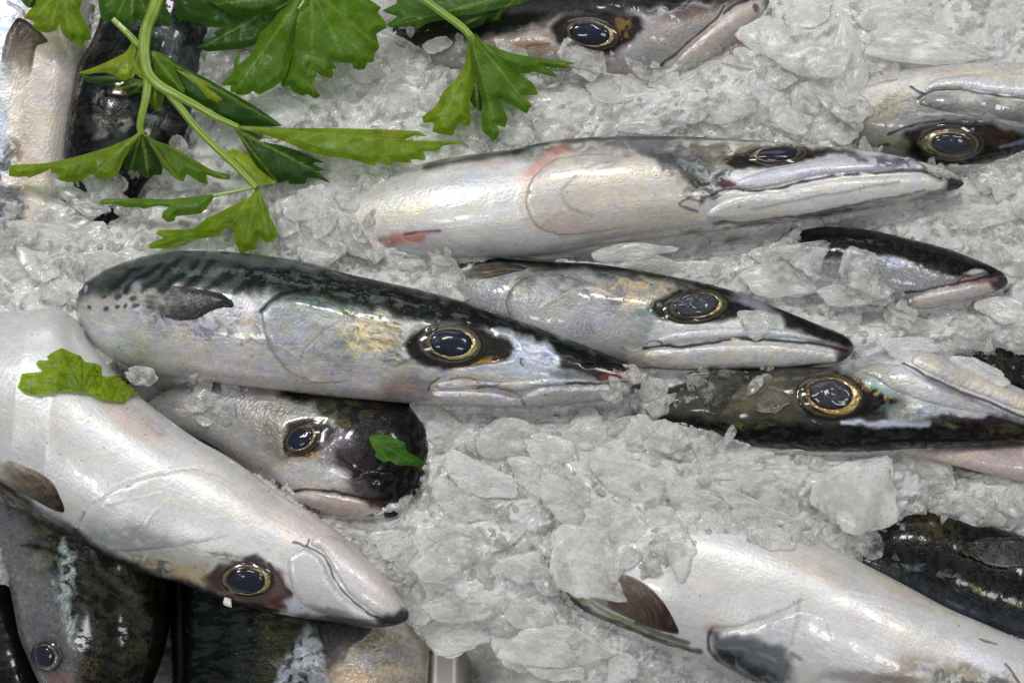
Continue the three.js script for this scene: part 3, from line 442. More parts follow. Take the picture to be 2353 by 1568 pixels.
// top: head between parsley and ice
new Fish({
  top: [800, 60, 880, 36, 1000, 0, 1200, -44, 1400, -66, 1560, -52, 1680, -30, 1745, -14, 1768, 2],
  bot: [800, 110, 900, 140, 1050, 156, 1200, 168, 1400, 180, 1530, 172, 1620, 128, 1700, 76, 1752, 34, 1768, 2],
  h: [-0.012, 0], sink: 2.4, thick: 0.68, tw: 900, th: 330, grain: 0.4, color: [178, 174, 172], ns: 200, np: 110,
  layers: [
    G_([760, 0, 1000, -60, 1400, -90, 1780, -60, 1780, -6, 1680, 16, 1560, 30, 1440, 34, 1300, 40, 1200, 70, 1100, 90, 960, 120, 840, 130], [13, 17, 16], 0.97, { soft: 14, warp: 14 }),
    L_([1480, 28, 1560, 14, 1660, 10], 16, [190, 196, 210], 0.8, { soft: 8, warp: 12, tex: [9, 3, -0.2, 0.35, 0.6] }), B_(1190, 66, 60, 8, -15, [96, 116, 112], 0.7, { tex: [8, 3, -0.3, 0.35, 0.6] }),
    G_([1120, 90, 1200, 70, 1270, 60, 1280, 110, 1240, 130, 1150, 120], [172, 144, 118], 0.9, { soft: 16, tex: [12, 3, 0, 0.15, 0.55] }), L_([1210, 106, 1260, 100], 8, [116, 78, 56], 0.6),
    G_([1266, 60, 1300, 36, 1380, 26, 1440, 32, 1475, 44, 1480, 70, 1440, 108, 1400, 126, 1340, 110, 1280, 100], [26, 17, 15], 0.97, { soft: 9, d: -0.5 }), G_([1420, 40, 1450, 44, 1450, 80, 1410, 110, 1400, 96], [176, 142, 84], 0.6, { soft: 8, tex: [9, 1, 0, 0.3, 0.6] }),
    G_([1480, 30, 1640, 8, 1690, 10, 1640, 60, 1540, 130, 1480, 140], [160, 156, 154], 0.6, { soft: 18 }), B_(1580, 30, 60, 14, -10, [110, 74, 74], 0.6),
    G_([1530, 150, 1580, 106, 1650, 44, 1720, 0, 1790, -10, 1780, 30, 1640, 150, 1540, 180], [206, 196, 190], 0.9, { soft: 8 }), B_(1738, 16, 7, 9, 0, [80, 50, 30], 0.7), B_(1766, 6, 12, 14, 0, [50, 48, 50], 0.8),
    slit([1510, 156, 1550, 128, 1582, 98, 1620, 66, 1650, 40, 1666, 14], 5, [44, 40, 48], 0.95), slit([1666, 30, 1690, 12, 1720, 0], 6, [20, 18, 20], 0.9),
  ],
  plates: [['lower_jaw', [1540, 172, 1556, 138, 1600, 96, 1650, 52, 1700, 16, 1745, -4, 1764, 4, 1748, 32, 1696, 76, 1620, 126, 1570, 160], 0.0015, 12]],
  eyes: [{ x: 1357, y: 78, rx: 47, ry: 28, rot: 10, gold: [178, 156, 108], socket: [70, 52, 42], wide: 1.5, ring: 1.26, thin: 0.2, side: 0.2 }],
}).build('mackerel', 'fish at the top edge, head half under the parsley, mouth ajar towards the right', 'whole fish laid on the ice');

// left edge
new Fish({
  top: [224, -160, 222, -60, 205, 40, 196, 150, 180, 240, 166, 320, 152, 420, 150, 500, 140, 580],
  bot: [-150, -160, -130, -60, -120, 60, -110, 200, -100, 300, -90, 400, -80, 480, -70, 530, -60, 580],
  h: [-0.003, -0.009], thick: 0.6, tw: 600, th: 360, color: [206, 198, 190], grain: 0.35, ns: 140, np: 100,
  layers: [
    G_([-160, -160, 40, -160, 60, 0, 10, 180, 24, 330, 10, 600, -160, 600], [172, 182, 194], 0.9, { soft: 18, warp: 26 }), G_([-160, 300, 20, 330, 50, 400, 40, 480, 60, 520, 0, 600, -160, 600], [66, 74, 74], 0.8, { soft: 12, warp: 24, tex: [22, 1.5, 0.2, 0.35, 0.6] }),
    B_(20, 445, 30, 16, 5, [90, 94, 96], 0.8), B_(45, 300, 26, 80, 0, [176, 150, 120], 0.45, { tex: [20, 1, 0, 0.3, 0.6] }), B_(60, 380, 24, 50, 0, [200, 176, 158], 0.5), B_(30, 350, 18, 40, 10, [96, 98, 84], 0.6, { tex: [10, 1, 0, 0.35, 0.6] }),
    slit([-10, 0, 30, 14, 56, 30, 60, 40], 7, [36, 30, 32], 0.9), G_([40, 24, 64, 30, 60, 44, 40, 40], [196, 160, 130], 0.7), B_(20, 20, 40, 20, 10, [220, 226, 240], 0.6, { tex: [8, 1, 0, 0.3, 0.6] }),
  ],
  fins: [[[40, 40, 66, 50, 92, 72, 112, 96, 86, 106, 80, 130, 70, 180, 40, 196, 6, 190, 2, 130, 14, 80], [56, 46], [26, 190], [30, 26, 30], [168, 146, 126], 0.0015, 12]],
}).build('mackerel', 'silvery fish at the left edge with a pinkish belly and a small brown fin', 'whole fish laid on the ice');

// dark back below the parsley
new Fish({
  top: [490, -160, 486, -40, 478, 60, 462, 140, 446, 220, 430, 290, 390, 360, 340, 410, 300, 470, 250, 520],
  bot: [250, -160, 243, -20, 228, 60, 208, 110, 186, 150, 168, 219, 155, 294, 148, 371, 147, 440, 150, 520],
  h: [-0.002, -0.006], thick: 0.62, tw: 700, th: 360, color: [28, 31, 35], ns: 150, np: 100, rough: 0.3, grain: 0.9,
  layers: [
    G_([340, 60, 480, 40, 500, 160, 440, 300, 360, 300, 350, 180], [98, 104, 106], 0.8, { soft: 24, warp: 20, tex: [26, 1, 0, 0.2, 0.65] }),
    G_([230, 220, 330, 215, 330, 300, 270, 320, 236, 280], [76, 82, 72], 0.75, { soft: 16, warp: 16, tex: [16, 1, 0, 0.3, 0.6] }),
    B_(226, 284, 24, 18, 10, [122, 122, 108], 0.85, { tex: [9, 1, 0, 0.2, 0.5] }), B_(292, 285, 17, 15, 0, [150, 148, 136], 0.9, { tex: [8, 1, 0, 0.2, 0.5] }), B_(228, 314, 14, 12, 0, [120, 124, 124], 0.8), B_(226, 230, 12, 26, 0, [140, 146, 150], 0.7, { tex: [7, 1, 0, 0.4, 0.6] }), B_(205, 285, 16, 44, 0, [12, 14, 20], 0.8),
    G_([255, 200, 320, 192, 324, 212, 270, 216], [120, 96, 92], 0.8, { soft: 6 }), B_(356, 262, 24, 22, 0, [166, 176, 182], 0.7, { tex: [10, 1, 0, 0.3, 0.6] }), B_(345, 300, 22, 24, 0, [100, 100, 70], 0.7), B_(300, 240, 20, 40, 20, [20, 24, 24], 0.8, { tex: [10, 1, 0, 0.35, 0.6] }),
    L_([236, 50, 208, 112, 186, 152, 168, 222, 155, 296, 149, 372, 148, 440], 5, [90, 92, 92], 0.8, { soft: 3 }), B_(380, 90, 50, 40, 0, [70, 78, 84], 0.6),
  ],
  fins: [[[384, 232, 400, 240, 430, 270, 448, 286, 420, 296, 396, 314, 372, 324, 350, 316, 366, 290, 378, 262], [390, 236], [380, 318], [30, 28, 34], [104, 96, 100], 0.0014, 9]],
}).build('mackerel', 'dark blue-black fish lying upright beneath the parsley stems at left', 'whole fish laid on the ice');

// lower left, big, belly up
new Fish({
  top: [-160, 760, -60, 733, 0, 722, 100, 714, 148, 716, 179, 740, 202, 780, 229, 817, 270, 865, 320, 909, 388, 963, 455, 1010, 520, 1046, 570, 1080, 641, 1133, 709, 1174, 785, 1227, 834, 1275, 885, 1329, 925, 1384, 938, 1404, 939, 1414],
  bot: [-160, 1080, -60, 1120, 0, 1153, 67, 1184, 135, 1227, 170, 1242, 202, 1258, 270, 1292, 337, 1319, 405, 1336, 472, 1362, 540, 1386, 607, 1403, 660, 1413, 709, 1421, 785, 1431, 834, 1441, 885, 1440, 920, 1432, 936, 1422, 939, 1414],
  h: [0.004, 0.006], thick: 0.66, bmax: 0.026, bumpScale: 0.0004, tw: 1400, th: 520, color: [214, 214, 214], grain: 0.26, tint: 0.45, ns: 330, np: 140, speck: 0.3,
  layers: [
    B_(100, 1010, 170, 60, 25, [208, 206, 205], 0.7), B_(300, 960, 90, 30, 40, [206, 184, 170], 0.6), crease([300, 930, 350, 966, 380, 990, 372, 998, 340, 974], 8, [176, 156, 146], 0.6, -0.5), B_(560, 1130, 140, 60, 35, [212, 206, 202], 0.6), B_(700, 1230, 80, 50, 40, [214, 200, 196], 0.7),
    G_([160, 1195, 240, 1190, 330, 1215, 430, 1250, 520, 1290, 480, 1370, 300, 1310, 180, 1260], [178, 180, 178], 0.8, { soft: 28, warp: 20 }), G_([185, 1210, 300, 1205, 400, 1245, 380, 1280, 280, 1260, 200, 1240], [150, 152, 150], 0.6, { soft: 16, tex: [18, 1.6, 0.4, 0.2, 0.6] }),
    // back strip along the lower edge
    G_([-60, 1090, 0, 1104, 60, 1146, 130, 1192, 172, 1204, 200, 1238, 260, 1272, 330, 1300, 400, 1322, 470, 1345, 560, 1380, 640, 1400, 640, 1430, -60, 1200], [28, 32, 29], 0.95, { soft: 9, warp: 9 }), L_([0, 1125, 60, 1160, 120, 1195, 180, 1230, 240, 1264], 8, [124, 122, 74], 0.7, { soft: 5, tex: [12, 2, 0.5, 0.3, 0.6] }), G_([60, 1150, 150, 1190, 170, 1215, 110, 1205], [140, 146, 148], 0.6, { soft: 8 }),
    G_([300, 1260, 380, 1276, 480, 1292, 540, 1330, 500, 1360, 400, 1330, 310, 1296], [184, 168, 132], 0.75, { soft: 16, warp: 14, tex: [7, 2.4, 0.3, 0.36, 0.6] }), B_(330, 1286, 40, 12, 20, [150, 134, 60], 0.55, { tex: [6, 1.5, 0.3, 0.35, 0.6] }), B_(430, 1318, 50, 18, 20, [206, 180, 120], 0.8, { tex: [8, 3, 0.2, 0.25, 0.6] }), B_(370, 1300, 30, 12, 10, [80, 96, 100], 0.7, { tex: [8, 2, 0.3, 0.35, 0.6] }), B_(470, 1260, 90, 20, 15, [196, 190, 170], 0.5, { tex: [8, 3, 0.3, 0.35, 0.6] }),
    L_([470, 1270, 540, 1282, 600, 1290], 12, [110, 116, 116], 0.7, { soft: 7, warp: 8, tex: [8, 3, 0.3, 0.3, 0.6] }), L_([540, 1272, 590, 1276], 8, [120, 180, 220], 0.5, { soft: 4, tex: [6, 2, 0.2, 0.35, 0.6] }), G_([530, 1290, 585, 1272, 612, 1290, 616, 1300, 560, 1300], [34, 48, 34], 0.85, { soft: 8, warp: 10 }),
    // eye pocket
    G_([464, 1325, 500, 1298, 570, 1282, 618, 1290, 650, 1320, 672, 1370, 650, 1396, 590, 1396, 520, 1376, 480, 1356], [112, 84, 78], 0.92, { soft: 10, d: -0.6 }), G_([470, 1318, 500, 1300, 520, 1330, 500, 1356], [96, 66, 62], 0.7, { soft: 10 }), G_([600, 1395, 640, 1370, 670, 1376, 655, 1400, 620, 1404], [110, 66, 62], 0.9, { soft: 6 }), L_([620, 1296, 642, 1330, 668, 1368], 7, [70, 66, 60], 0.8, { soft: 4 }),
    G_([640, 1270, 700, 1240, 740, 1262, 770, 1310, 800, 1370, 850, 1410, 820, 1430, 720, 1412, 680, 1376, 650, 1320], [204, 205, 206], 0.85, { soft: 10 }), B_(675, 1390, 26, 10, 10, [200, 206, 222], 0.8), G_([680, 1412, 760, 1410, 860, 1424, 940, 1416, 940, 1445, 820, 1448, 690, 1424], [40, 42, 44], 0.85, { soft: 10 }), B_(760, 1400, 50, 10, 10, [110, 108, 106], 0.6),
    G_([740, 1245, 790, 1240, 880, 1320, 935, 1395, 900, 1410, 830, 1370, 780, 1310], [214, 206, 202], 0.7, { soft: 14 }), L_([720, 1180, 800, 1246, 870, 1316, 920, 1390], 20, [212, 186, 178], 0.5, { soft: 12 }),
    slit([712, 1236, 705, 1253, 690, 1250, 672, 1246], 5, [54, 52, 56], 0.85), slit([705, 1253, 740, 1272, 762, 1312, 785, 1352, 820, 1386, 855, 1410, 890, 1426], 5, [62, 62, 72], 0.9), G_([845, 1400, 880, 1416, 920, 1400, 944, 1404, 940, 1430, 880, 1436], [40, 42, 46], 0.9, { soft: 8 }),
    slit([172, 1232, 176, 1206, 190, 1180], 10, [52, 50, 48], 0.75), L_([186, 1178, 176, 1206], 8, [214, 210, 206], 0.7), B_(150, 1172, 40, 24, 25, [206, 196, 196], 0.6),
    crease([204, 1158, 260, 1120, 330, 1092, 398, 1076, 440, 1066, 490, 1065], 7, [222, 214, 200], 0.6, 0.9), crease([250, 1156, 310, 1146, 370, 1132], 6, [218, 212, 204], 0.6, 0.8), crease([334, 1208, 356, 1174, 390, 1146], 7, [220, 214, 206], 0.6, 0.9), crease([300, 1226, 330, 1206], 5, [130, 120, 112], 0.5, -0.4),
  ],
  plates: [['gill_cover', [184, 1220, 196, 1176, 250, 1130, 340, 1094, 440, 1074, 530, 1100, 600, 1170, 560, 1230, 460, 1250, 340, 1262, 250, 1262], 0.0010, 50], ['lower_jaw', [712, 1250, 730, 1226, 780, 1238, 840, 1290, 890, 1346, 926, 1396, 932, 1412, 900, 1420, 850, 1402, 800, 1362, 772, 1318, 745, 1272], 0.0014, 16], ['upper_jaw', [664, 1330, 660, 1282, 700, 1258, 736, 1278, 758, 1320, 782, 1360, 830, 1402, 870, 1424, 800, 1420, 720, 1402, 680, 1372], 0.0012, 16]],
  fins: [[[-60, 1070, 0, 1050, 40, 1062, 90, 1084, 124, 1112, 148, 1164, 146, 1178, 120, 1170, 60, 1140, 0, 1108, -60, 1090], [142, 1170], [-40, 1060], [30, 26, 26], [150, 132, 108], 0.0015, 10]],
  eyes: [{ x: 568, y: 1331, rx: 46, ry: 30, rot: 0, gold: [180, 168, 116], socket: [104, 82, 76], wide: 1.42, ring: 1.2, thin: 0.5 }],
}).build('mackerel', 'big white-bellied fish lying slantwise at the lower left, eye near its lower edge', 'whole fish laid on the ice');

// blunt dark head below the green-backed fish
new Fish({
  top: [330, 930, 400, 890, 480, 868, 600, 866, 750, 876, 850, 890, 910, 910, 959, 950, 979, 985, 986, 1030, 978, 1075, 962, 1122, 934, 1162, 912, 1184, 896, 1189],
  bot: [380, 990, 440, 1000, 500, 1030, 540, 1060, 574, 1085, 610, 1108, 634, 1124, 690, 1156, 720, 1170, 759, 1182, 783, 1186, 810, 1188, 834, 1190, 870, 1192, 896, 1189],
  h: [-0.012, -0.004], thick: 0.62, bmax: 0.022, tw: 900, th: 400, color: [158, 156, 154], ns: 220, np: 110, rough: 0.32,
  layers: [
    G_([560, 880, 620, 900, 600, 1000, 560, 1060, 420, 1000, 400, 900], [176, 173, 170], 0.6, { soft: 30 }), L_([600, 900, 575, 960, 585, 1040, 610, 1090], 18, [160, 152, 148], 0.6, { soft: 12 }),
    G_([650, 860, 900, 880, 1000, 960, 1000, 1100, 940, 1200, 860, 1170, 800, 1100, 760, 1010, 770, 960, 700, 930, 640, 910], [15, 15, 15], 0.98, { soft: 14, warp: 16 }),
    B_(800, 940, 70, 24, 15, [84, 84, 54], 0.7, { tex: [13, 1.5, 0, 0.4, 0.65] }), B_(900, 950, 50, 24, 10, [60, 48, 50], 0.6, { tex: [13, 1.5, 0, 0.4, 0.65] }), B_(780, 965, 30, 10, 30, [110, 110, 60], 0.7, { tex: [9, 1, 0, 0.35, 0.6] }),
    G_([600, 950, 640, 930, 660, 980, 650, 1050, 610, 1040], [142, 134, 116], 0.8, { soft: 18, tex: [14, 1, 0, 0.25, 0.6] }),
    G_([650, 1010, 660, 975, 700, 960, 750, 965, 770, 990, 740, 1030, 690, 1060, 660, 1050], [34, 29, 25], 0.95, { soft: 10, d: -0.5 }), B_(700, 1048, 40, 8, -15, [206, 160, 80], 0.7, { tex: [8, 1, 0, 0.35, 0.6] }),
    G_([760, 980, 800, 1000, 830, 1030, 800, 1060, 770, 1040], [120, 112, 124], 0.6, { soft: 16, warp: 10 }), B_(800, 1060, 50, 30, 20, [56, 32, 36], 0.6),
    G_([620, 1070, 700, 1055, 790, 1080, 800, 1120, 740, 1128, 650, 1120], [198, 195, 194], 0.9, { soft: 14 }), G_([640, 1120, 740, 1124, 800, 1140, 880, 1170, 870, 1200, 700, 1190], [204, 192, 188], 0.9, { soft: 12 }),
    B_(900, 1010, 70, 70, 20, null, 1, { d: 1.6, soft: 0.8 }), B_(860, 1110, 50, 26, 20, null, 1, { d: 1.0, soft: 0.7 }), L_([760, 1040, 800, 1080, 870, 1100], 10, null, 1, { d: -0.9, soft: 10 }), B_(905, 1108, 9, 6, 20, [4, 4, 4], 0.9, { d: -0.8 }), slit([634, 1110, 660, 1130, 700, 1126, 760, 1128, 783, 1134, 830, 1144, 880, 1160, 920, 1158], 8, [40, 26, 30], 0.95), G_([800, 1130, 860, 1146, 920, 1160, 890, 1170, 840, 1160], [90, 60, 60], 0.6, { soft: 8 }), B_(880, 1184, 34, 10, -8, [30, 24, 26], 0.9), B_(830, 1118, 40, 14, 20, [130, 116, 122], 0.6),
  ],
  plates: [['lower_jaw', [660, 1150, 680, 1132, 760, 1134, 830, 1150, 884, 1166, 916, 1166, 896, 1184, 830, 1186, 760, 1178, 700, 1160], 0.0013, 12], ['upper_jaw', [800, 1100, 840, 1080, 900, 1080, 950, 1110, 940, 1146, 900, 1158, 850, 1146, 800, 1132], 0.001, 18]],
  eyes: [{ x: 694, y: 1008, rx: 33, ry: 22, rot: -38, gold: [150, 136, 92], socket: [74, 66, 56], wide: 1.6, ring: 1.22, thin: 0.25, side: 1.2 }],
}).build('mackerel', 'blunt dark-headed fish wedged between two bigger fish with parsley on its snout', 'whole fish laid on the ice');

// lower left corner: two dark fish going down out of the picture, one darker still at the edge
new Fish({
  top: [420, 1180, 410, 1260, 390, 1342, 389, 1426, 371, 1511, 351, 1568, 320, 1640, 270, 1720, 200, 1760],
  bot: [-40, 1100, -10, 1180, 3, 1260, 20, 1325, 34, 1393, 47, 1460, 67, 1518, 91, 1568, 120, 1640, 160, 1720, 200, 1760],
  h: [-0.020, -0.014], thick: 0.6, bmax: 0.026, tw: 760, th: 420, color: [22, 21, 17], ns: 170, np: 110, rough: 0.28, grain: 0.9,
  layers: [
    G_([-60, 1080, 60, 1180, 80, 1260, 120, 1340, 170, 1420, 180, 1520, 190, 1600, 60, 1600, -60, 1300], [136, 137, 140], 0.9, { soft: 22, warp: 22 }), G_([50, 1200, 140, 1200, 150, 1300, 110, 1340, 60, 1320], [110, 112, 94], 0.7, { soft: 20, tex: [20, 1, 0, 0.25, 0.6] }),
    G_([140, 1230, 170, 1270, 176, 1330, 150, 1370, 180, 1440, 160, 1470, 120, 1390, 110, 1340, 140, 1300], [162, 176, 170], 0.8, { soft: 12, warp: 22, tex: [13, 1.4, 1.2, 0.3, 0.6] }),
    G_([180, 1260, 390, 1340, 380, 1500, 250, 1560, 190, 1460], [70, 68, 50], 0.7, { soft: 30, warp: 20, tex: [26, 1.6, 1, 0.4, 0.68] }), B_(260, 1270, 30, 20, 0, [12, 14, 24], 0.8), L_([50, 1252, 90, 1256, 130, 1272, 150, 1280], 9, [20, 18, 18], 0.85, { soft: 5 }), L_([215, 1270, 235, 1320, 290, 1360, 330, 1380], 16, [96, 96, 84], 0.5, { soft: 8, warp: 14 }),
    B_(210, 1535, 26, 24, 0, [96, 88, 46], 0.5, { tex: [7, 1, 0, 0.35, 0.6] }), B_(298, 1505, 24, 18, 0, [84, 76, 40], 0.45, { tex: [7, 1, 0, 0.35, 0.6] }), B_(110, 1505, 46, 40, 0, [92, 92, 92], 0.8, { d: -0.4 }), B_(140, 1562, 40, 20, 0, [150, 110, 104], 0.6),
  ],
  eyes: [{ x: 107, y: 1506, rx: 26, ry: 24, rot: 20, gold: [130, 126, 110], socket: [96, 96, 92], wide: 1.5, ring: 1.3, pupil: [24, 28, 44] }],
}).build('mackerel', 'dark mottled fish pointing down at the bottom left with a dull eye', 'whole fish laid on the ice');
new Fish({
  top: [985, 1240, 975, 1340, 985, 1420, 988, 1490, 984, 1568, 976, 1650, 960, 1740],
  bot: [392, 1240, 392, 1320, 393, 1400, 394, 1480, 396, 1568, 400, 1650, 410, 1740],
  h: [-0.030, -0.026], thick: 0.5, bmax: 0.026, tw: 700, th: 520, color: [44, 46, 32], ns: 150, np: 120, rough: 0.26, grain: 0.8,
  layers: [
    G_([380, 1200, 600, 1200, 600, 1760, 380, 1760], [9, 14, 13], 0.96, { soft: 30, warp: 18 }), ...[[470, 1320, 476, 1440, 470, 1600], [560, 1370, 545, 1450, 556, 1600], [640, 1390, 620, 1480, 632, 1600]].map((a, i) => L_(a, 34, i ? [20, 40, 28] : [16, 38, 32], 0.8, { soft: 14, warp: 16 })), L_([410, 1300, 414, 1440, 412, 1700], 10, [56, 66, 56], 0.7, { soft: 4 }), L_([430, 1300, 434, 1440, 432, 1700], 24, [8, 12, 16], 0.8, { soft: 8 }), L_([516, 1350, 512, 1450, 510, 1700], 22, [10, 16, 20], 0.8, { soft: 10 }),
    G_([600, 1380, 740, 1380, 740, 1480, 680, 1560, 600, 1560], [76, 66, 34], 0.7, { soft: 26, tex: [18, 1, 0, 0.3, 0.65] }), B_(700, 1410, 50, 30, 0, [70, 54, 30], 0.5),
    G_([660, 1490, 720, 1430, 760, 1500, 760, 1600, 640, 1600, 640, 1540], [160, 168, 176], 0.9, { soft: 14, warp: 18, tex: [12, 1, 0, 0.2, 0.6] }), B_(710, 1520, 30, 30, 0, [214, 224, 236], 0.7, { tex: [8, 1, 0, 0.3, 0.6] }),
    G_([780, 1430, 1000, 1400, 1000, 1760, 740, 1760, 760, 1560], [184, 176, 162], 0.95, { soft: 14 }), B_(800, 1550, 60, 50, 0, [200, 180, 160], 0.5), B_(880, 1510, 60, 40, 10, [150, 146, 152], 0.6), B_(850, 1470, 60, 26, 0, [150, 136, 100], 0.6, { tex: [14, 1, 0, 0.3, 0.6] }), B_(830, 1560, 80, 12, 5, [200, 164, 136], 0.4), B_(900, 1540, 40, 14, 0, [216, 200, 160], 0.6),
  ],
  fins: [[[730, 1420, 800, 1424, 856, 1440, 836, 1466, 804, 1490, 790, 1530, 766, 1556, 748, 1548, 744, 1500, 734, 1460], [742, 1430], [770, 1540], [26, 24, 26], [92, 88, 90], 0.0016, 9]],
}).build('mackerel', 'dark green striped fish at the bottom edge with a peach-coloured belly', 'whole fish laid on the ice');
new Fish({
  top: [-60, 1180, 0, 1210, 30, 1290, 60, 1400, 100, 1500, 120, 1600, 110, 1700, 60, 1780],
  bot: [-300, 1180, -290, 1260, -280, 1340, -270, 1420, -250, 1500, -220, 1600, -160, 1700, 60, 1780],
  h: [-0.032, -0.028], thick: 0.6, tw: 400, th: 200, color: [20, 20, 18], ns: 100, np: 70, rough: 0.3, layers: [],
}).build('mackerel', 'black back of a fish in the bottom left corner beside the mottled fish', 'whole fish laid on the ice');

// lower right, large white fish with a maroon fin
new Fish({
  top: [1230, 1262, 1300, 1216, 1400, 1180, 1500, 1160, 1600, 1164, 1736, 1196, 1867, 1234, 1955, 1281, 2073, 1342, 2174, 1396, 2276, 1440, 2352, 1474, 2460, 1530, 2560, 1600, 2640, 1680],
  bot: [1230, 1300, 1250, 1330, 1273, 1351, 1340, 1403, 1425, 1440, 1526, 1480, 1567, 1491, 1634, 1514, 1702, 1551, 1760, 1578, 1840, 1612, 1940, 1650, 2080, 1690, 2260, 1720, 2440, 1730, 2560, 1720, 2640, 1680],
  h: [-0.006, 0.004], sink: 4, thick: 0.6, bmax: 0.026, bumpScale: 0.0004, tw: 1300, th: 520, color: [213, 212, 211], grain: 0.28, tint: 0.45, ns: 300, np: 140, speck: 0.5,
  layers: [
    B_(1600, 1330, 120, 60, 20, [214, 212, 208], 0.6), L_([1740, 1206, 1867, 1244, 1955, 1292, 2073, 1352, 2174, 1404], 24, [206, 204, 182], 0.55, { soft: 14 }), B_(1870, 1310, 90, 24, 25, [200, 184, 170], 0.5), B_(2080, 1310 + 60, 60, 8, 28, [206, 170, 154], 0.35),
    L_([1273, 1352, 1340, 1400, 1425, 1438, 1526, 1478, 1600, 1500], 20, [48, 54, 50], 0.9, { soft: 6, warp: 5 }), L_([1280, 1346, 1345, 1382, 1420, 1420, 1500, 1456, 1570, 1480], 11, [156, 154, 108], 0.9, { soft: 4, warp: 5, tex: [10, 3, 0.4, 0.1, 0.5] }), L_([1460, 1432, 1520, 1458, 1580, 1476], 9, [100, 108, 104], 0.8),
    G_([1620, 1450, 1660, 1446, 1740, 1466, 1810, 1486, 1830, 1540, 1800, 1600, 1700, 1570, 1640, 1520], [96, 104, 114], 0.85, { soft: 16, warp: 14 }), G_([1630, 1480, 1700, 1500, 1790, 1550, 1800, 1620, 1700, 1560, 1640, 1520], [26, 30, 40], 0.85, { soft: 12, warp: 10, tex: [12, 3, 0.5, 0.2, 0.6] }), L_([1640, 1480, 1720, 1490, 1800, 1520], 8, [150, 156, 166], 0.6, { tex: [8, 2, 0.3, 0.3, 0.6] }),
    slit([1634, 1444, 1625, 1466, 1630, 1500, 1660, 1520], 9, [40, 32, 30], 0.8), B_(1630, 1440, 18, 12, 0, [196, 166, 140], 0.5), crease([1640, 1440, 1700, 1436, 1770, 1412, 1842, 1380], 8, [140, 136, 134], 0.7, -0.8), crease([1838, 1380, 1828, 1420, 1818, 1480], 10, [150, 148, 150], 0.7, -0.9), crease([1758, 1442, 1790, 1414], 7, [150, 148, 146], 0.5, -0.5), B_(1790, 1440, 34, 26, 20, [190, 194, 206], 0.7, { tex: [9, 1, 0, 0.3, 0.6] }), crease([1820, 1500, 1840, 1512], 8, [60, 60, 64], 0.8, -0.5),
    crease([1950, 1354, 2040, 1376, 2140, 1412], 6, [222, 214, 204], 0.6, 0.7), B_(2150, 1490, 120, 30, 20, [222, 216, 204], 0.6, { tex: [14, 3, 0.4, 0.25, 0.6] }),
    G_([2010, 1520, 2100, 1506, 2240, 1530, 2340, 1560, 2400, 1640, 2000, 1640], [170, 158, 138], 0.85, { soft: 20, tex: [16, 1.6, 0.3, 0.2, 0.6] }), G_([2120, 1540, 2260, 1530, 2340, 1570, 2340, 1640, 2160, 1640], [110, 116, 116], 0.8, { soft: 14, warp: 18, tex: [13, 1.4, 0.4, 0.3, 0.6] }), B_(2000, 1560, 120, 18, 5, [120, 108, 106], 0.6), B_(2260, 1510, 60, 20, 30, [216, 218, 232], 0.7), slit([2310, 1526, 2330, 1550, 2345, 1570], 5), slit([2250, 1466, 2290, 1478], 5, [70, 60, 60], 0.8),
  ],
  plates: [['gill_cover', [1640, 1470, 1660, 1446, 1740, 1436, 1836, 1400, 1900, 1420, 1940, 1500, 1900, 1580, 1800, 1580, 1700, 1544, 1650, 1510], 0.0012, 40]],
  fins: [[[1300, 1346, 1340, 1330, 1400, 1316, 1440, 1318, 1490, 1345, 1530, 1390, 1560, 1448, 1552, 1456, 1500, 1444, 1430, 1414, 1360, 1380], [1550, 1446], [1330, 1344], [46, 26, 30], [120, 104, 84], 0.0016, 16]],
}).build('mackerel', 'large white fish at the lower right with a maroon side fin, head leaving the picture', 'whole fish laid on the ice');
new Fish({
  top: [1880, 1260, 1940, 1210, 2020, 1180, 2093, 1168, 2157, 1172, 2276, 1210, 2352, 1232, 2460, 1290, 2540, 1400],
  bot: [1880, 1300, 1940, 1330, 2010, 1370, 2090, 1410, 2170, 1450, 2260, 1480, 2352, 1500, 2460, 1490, 2540, 1400],
  h: [-0.012, -0.010], thick: 0.6, tw: 700, th: 360, color: [24, 26, 24], ns: 150, np: 100, rough: 0.26, grain: 0.9,
  layers: [
    B_(2150, 1205, 55, 26, 15, [84, 74, 44], 0.75, { tex: [9, 1, 0, 0.3, 0.6] }), B_(2190, 1255, 50, 16, 15, [78, 70, 44], 0.7, { tex: [9, 1, 0, 0.3, 0.6] }), B_(2040, 1300, 40, 16, 25, [70, 72, 44], 0.7, { tex: [10, 1, 0, 0.3, 0.6] }),
    G_([1960, 1290, 2060, 1310, 2180, 1370, 2300, 1410, 2400, 1440, 2400, 1520, 2100, 1440, 1960, 1340], [72, 78, 88], 0.9, { soft: 24, warp: 18 }), L_([2230, 1345, 2290, 1374, 2352, 1392], 12, [120, 118, 60], 0.8, { soft: 6, tex: [9, 2, 0.4, 0.35, 0.6] }), L_([2060, 1282, 2140, 1310, 2210, 1340], 26, [120, 128, 134], 0.6, { soft: 10, warp: 14, tex: [8, 2, 0.4, 0.45, 0.62] }), L_([2090, 1230, 2200, 1272, 2300, 1330], 20, [8, 10, 14], 0.7, { soft: 10, warp: 10 }),
  ],
}).build('mackerel', 'dark wet fish with olive blotches behind the large white fish at lower right', 'whole fish laid on the ice');

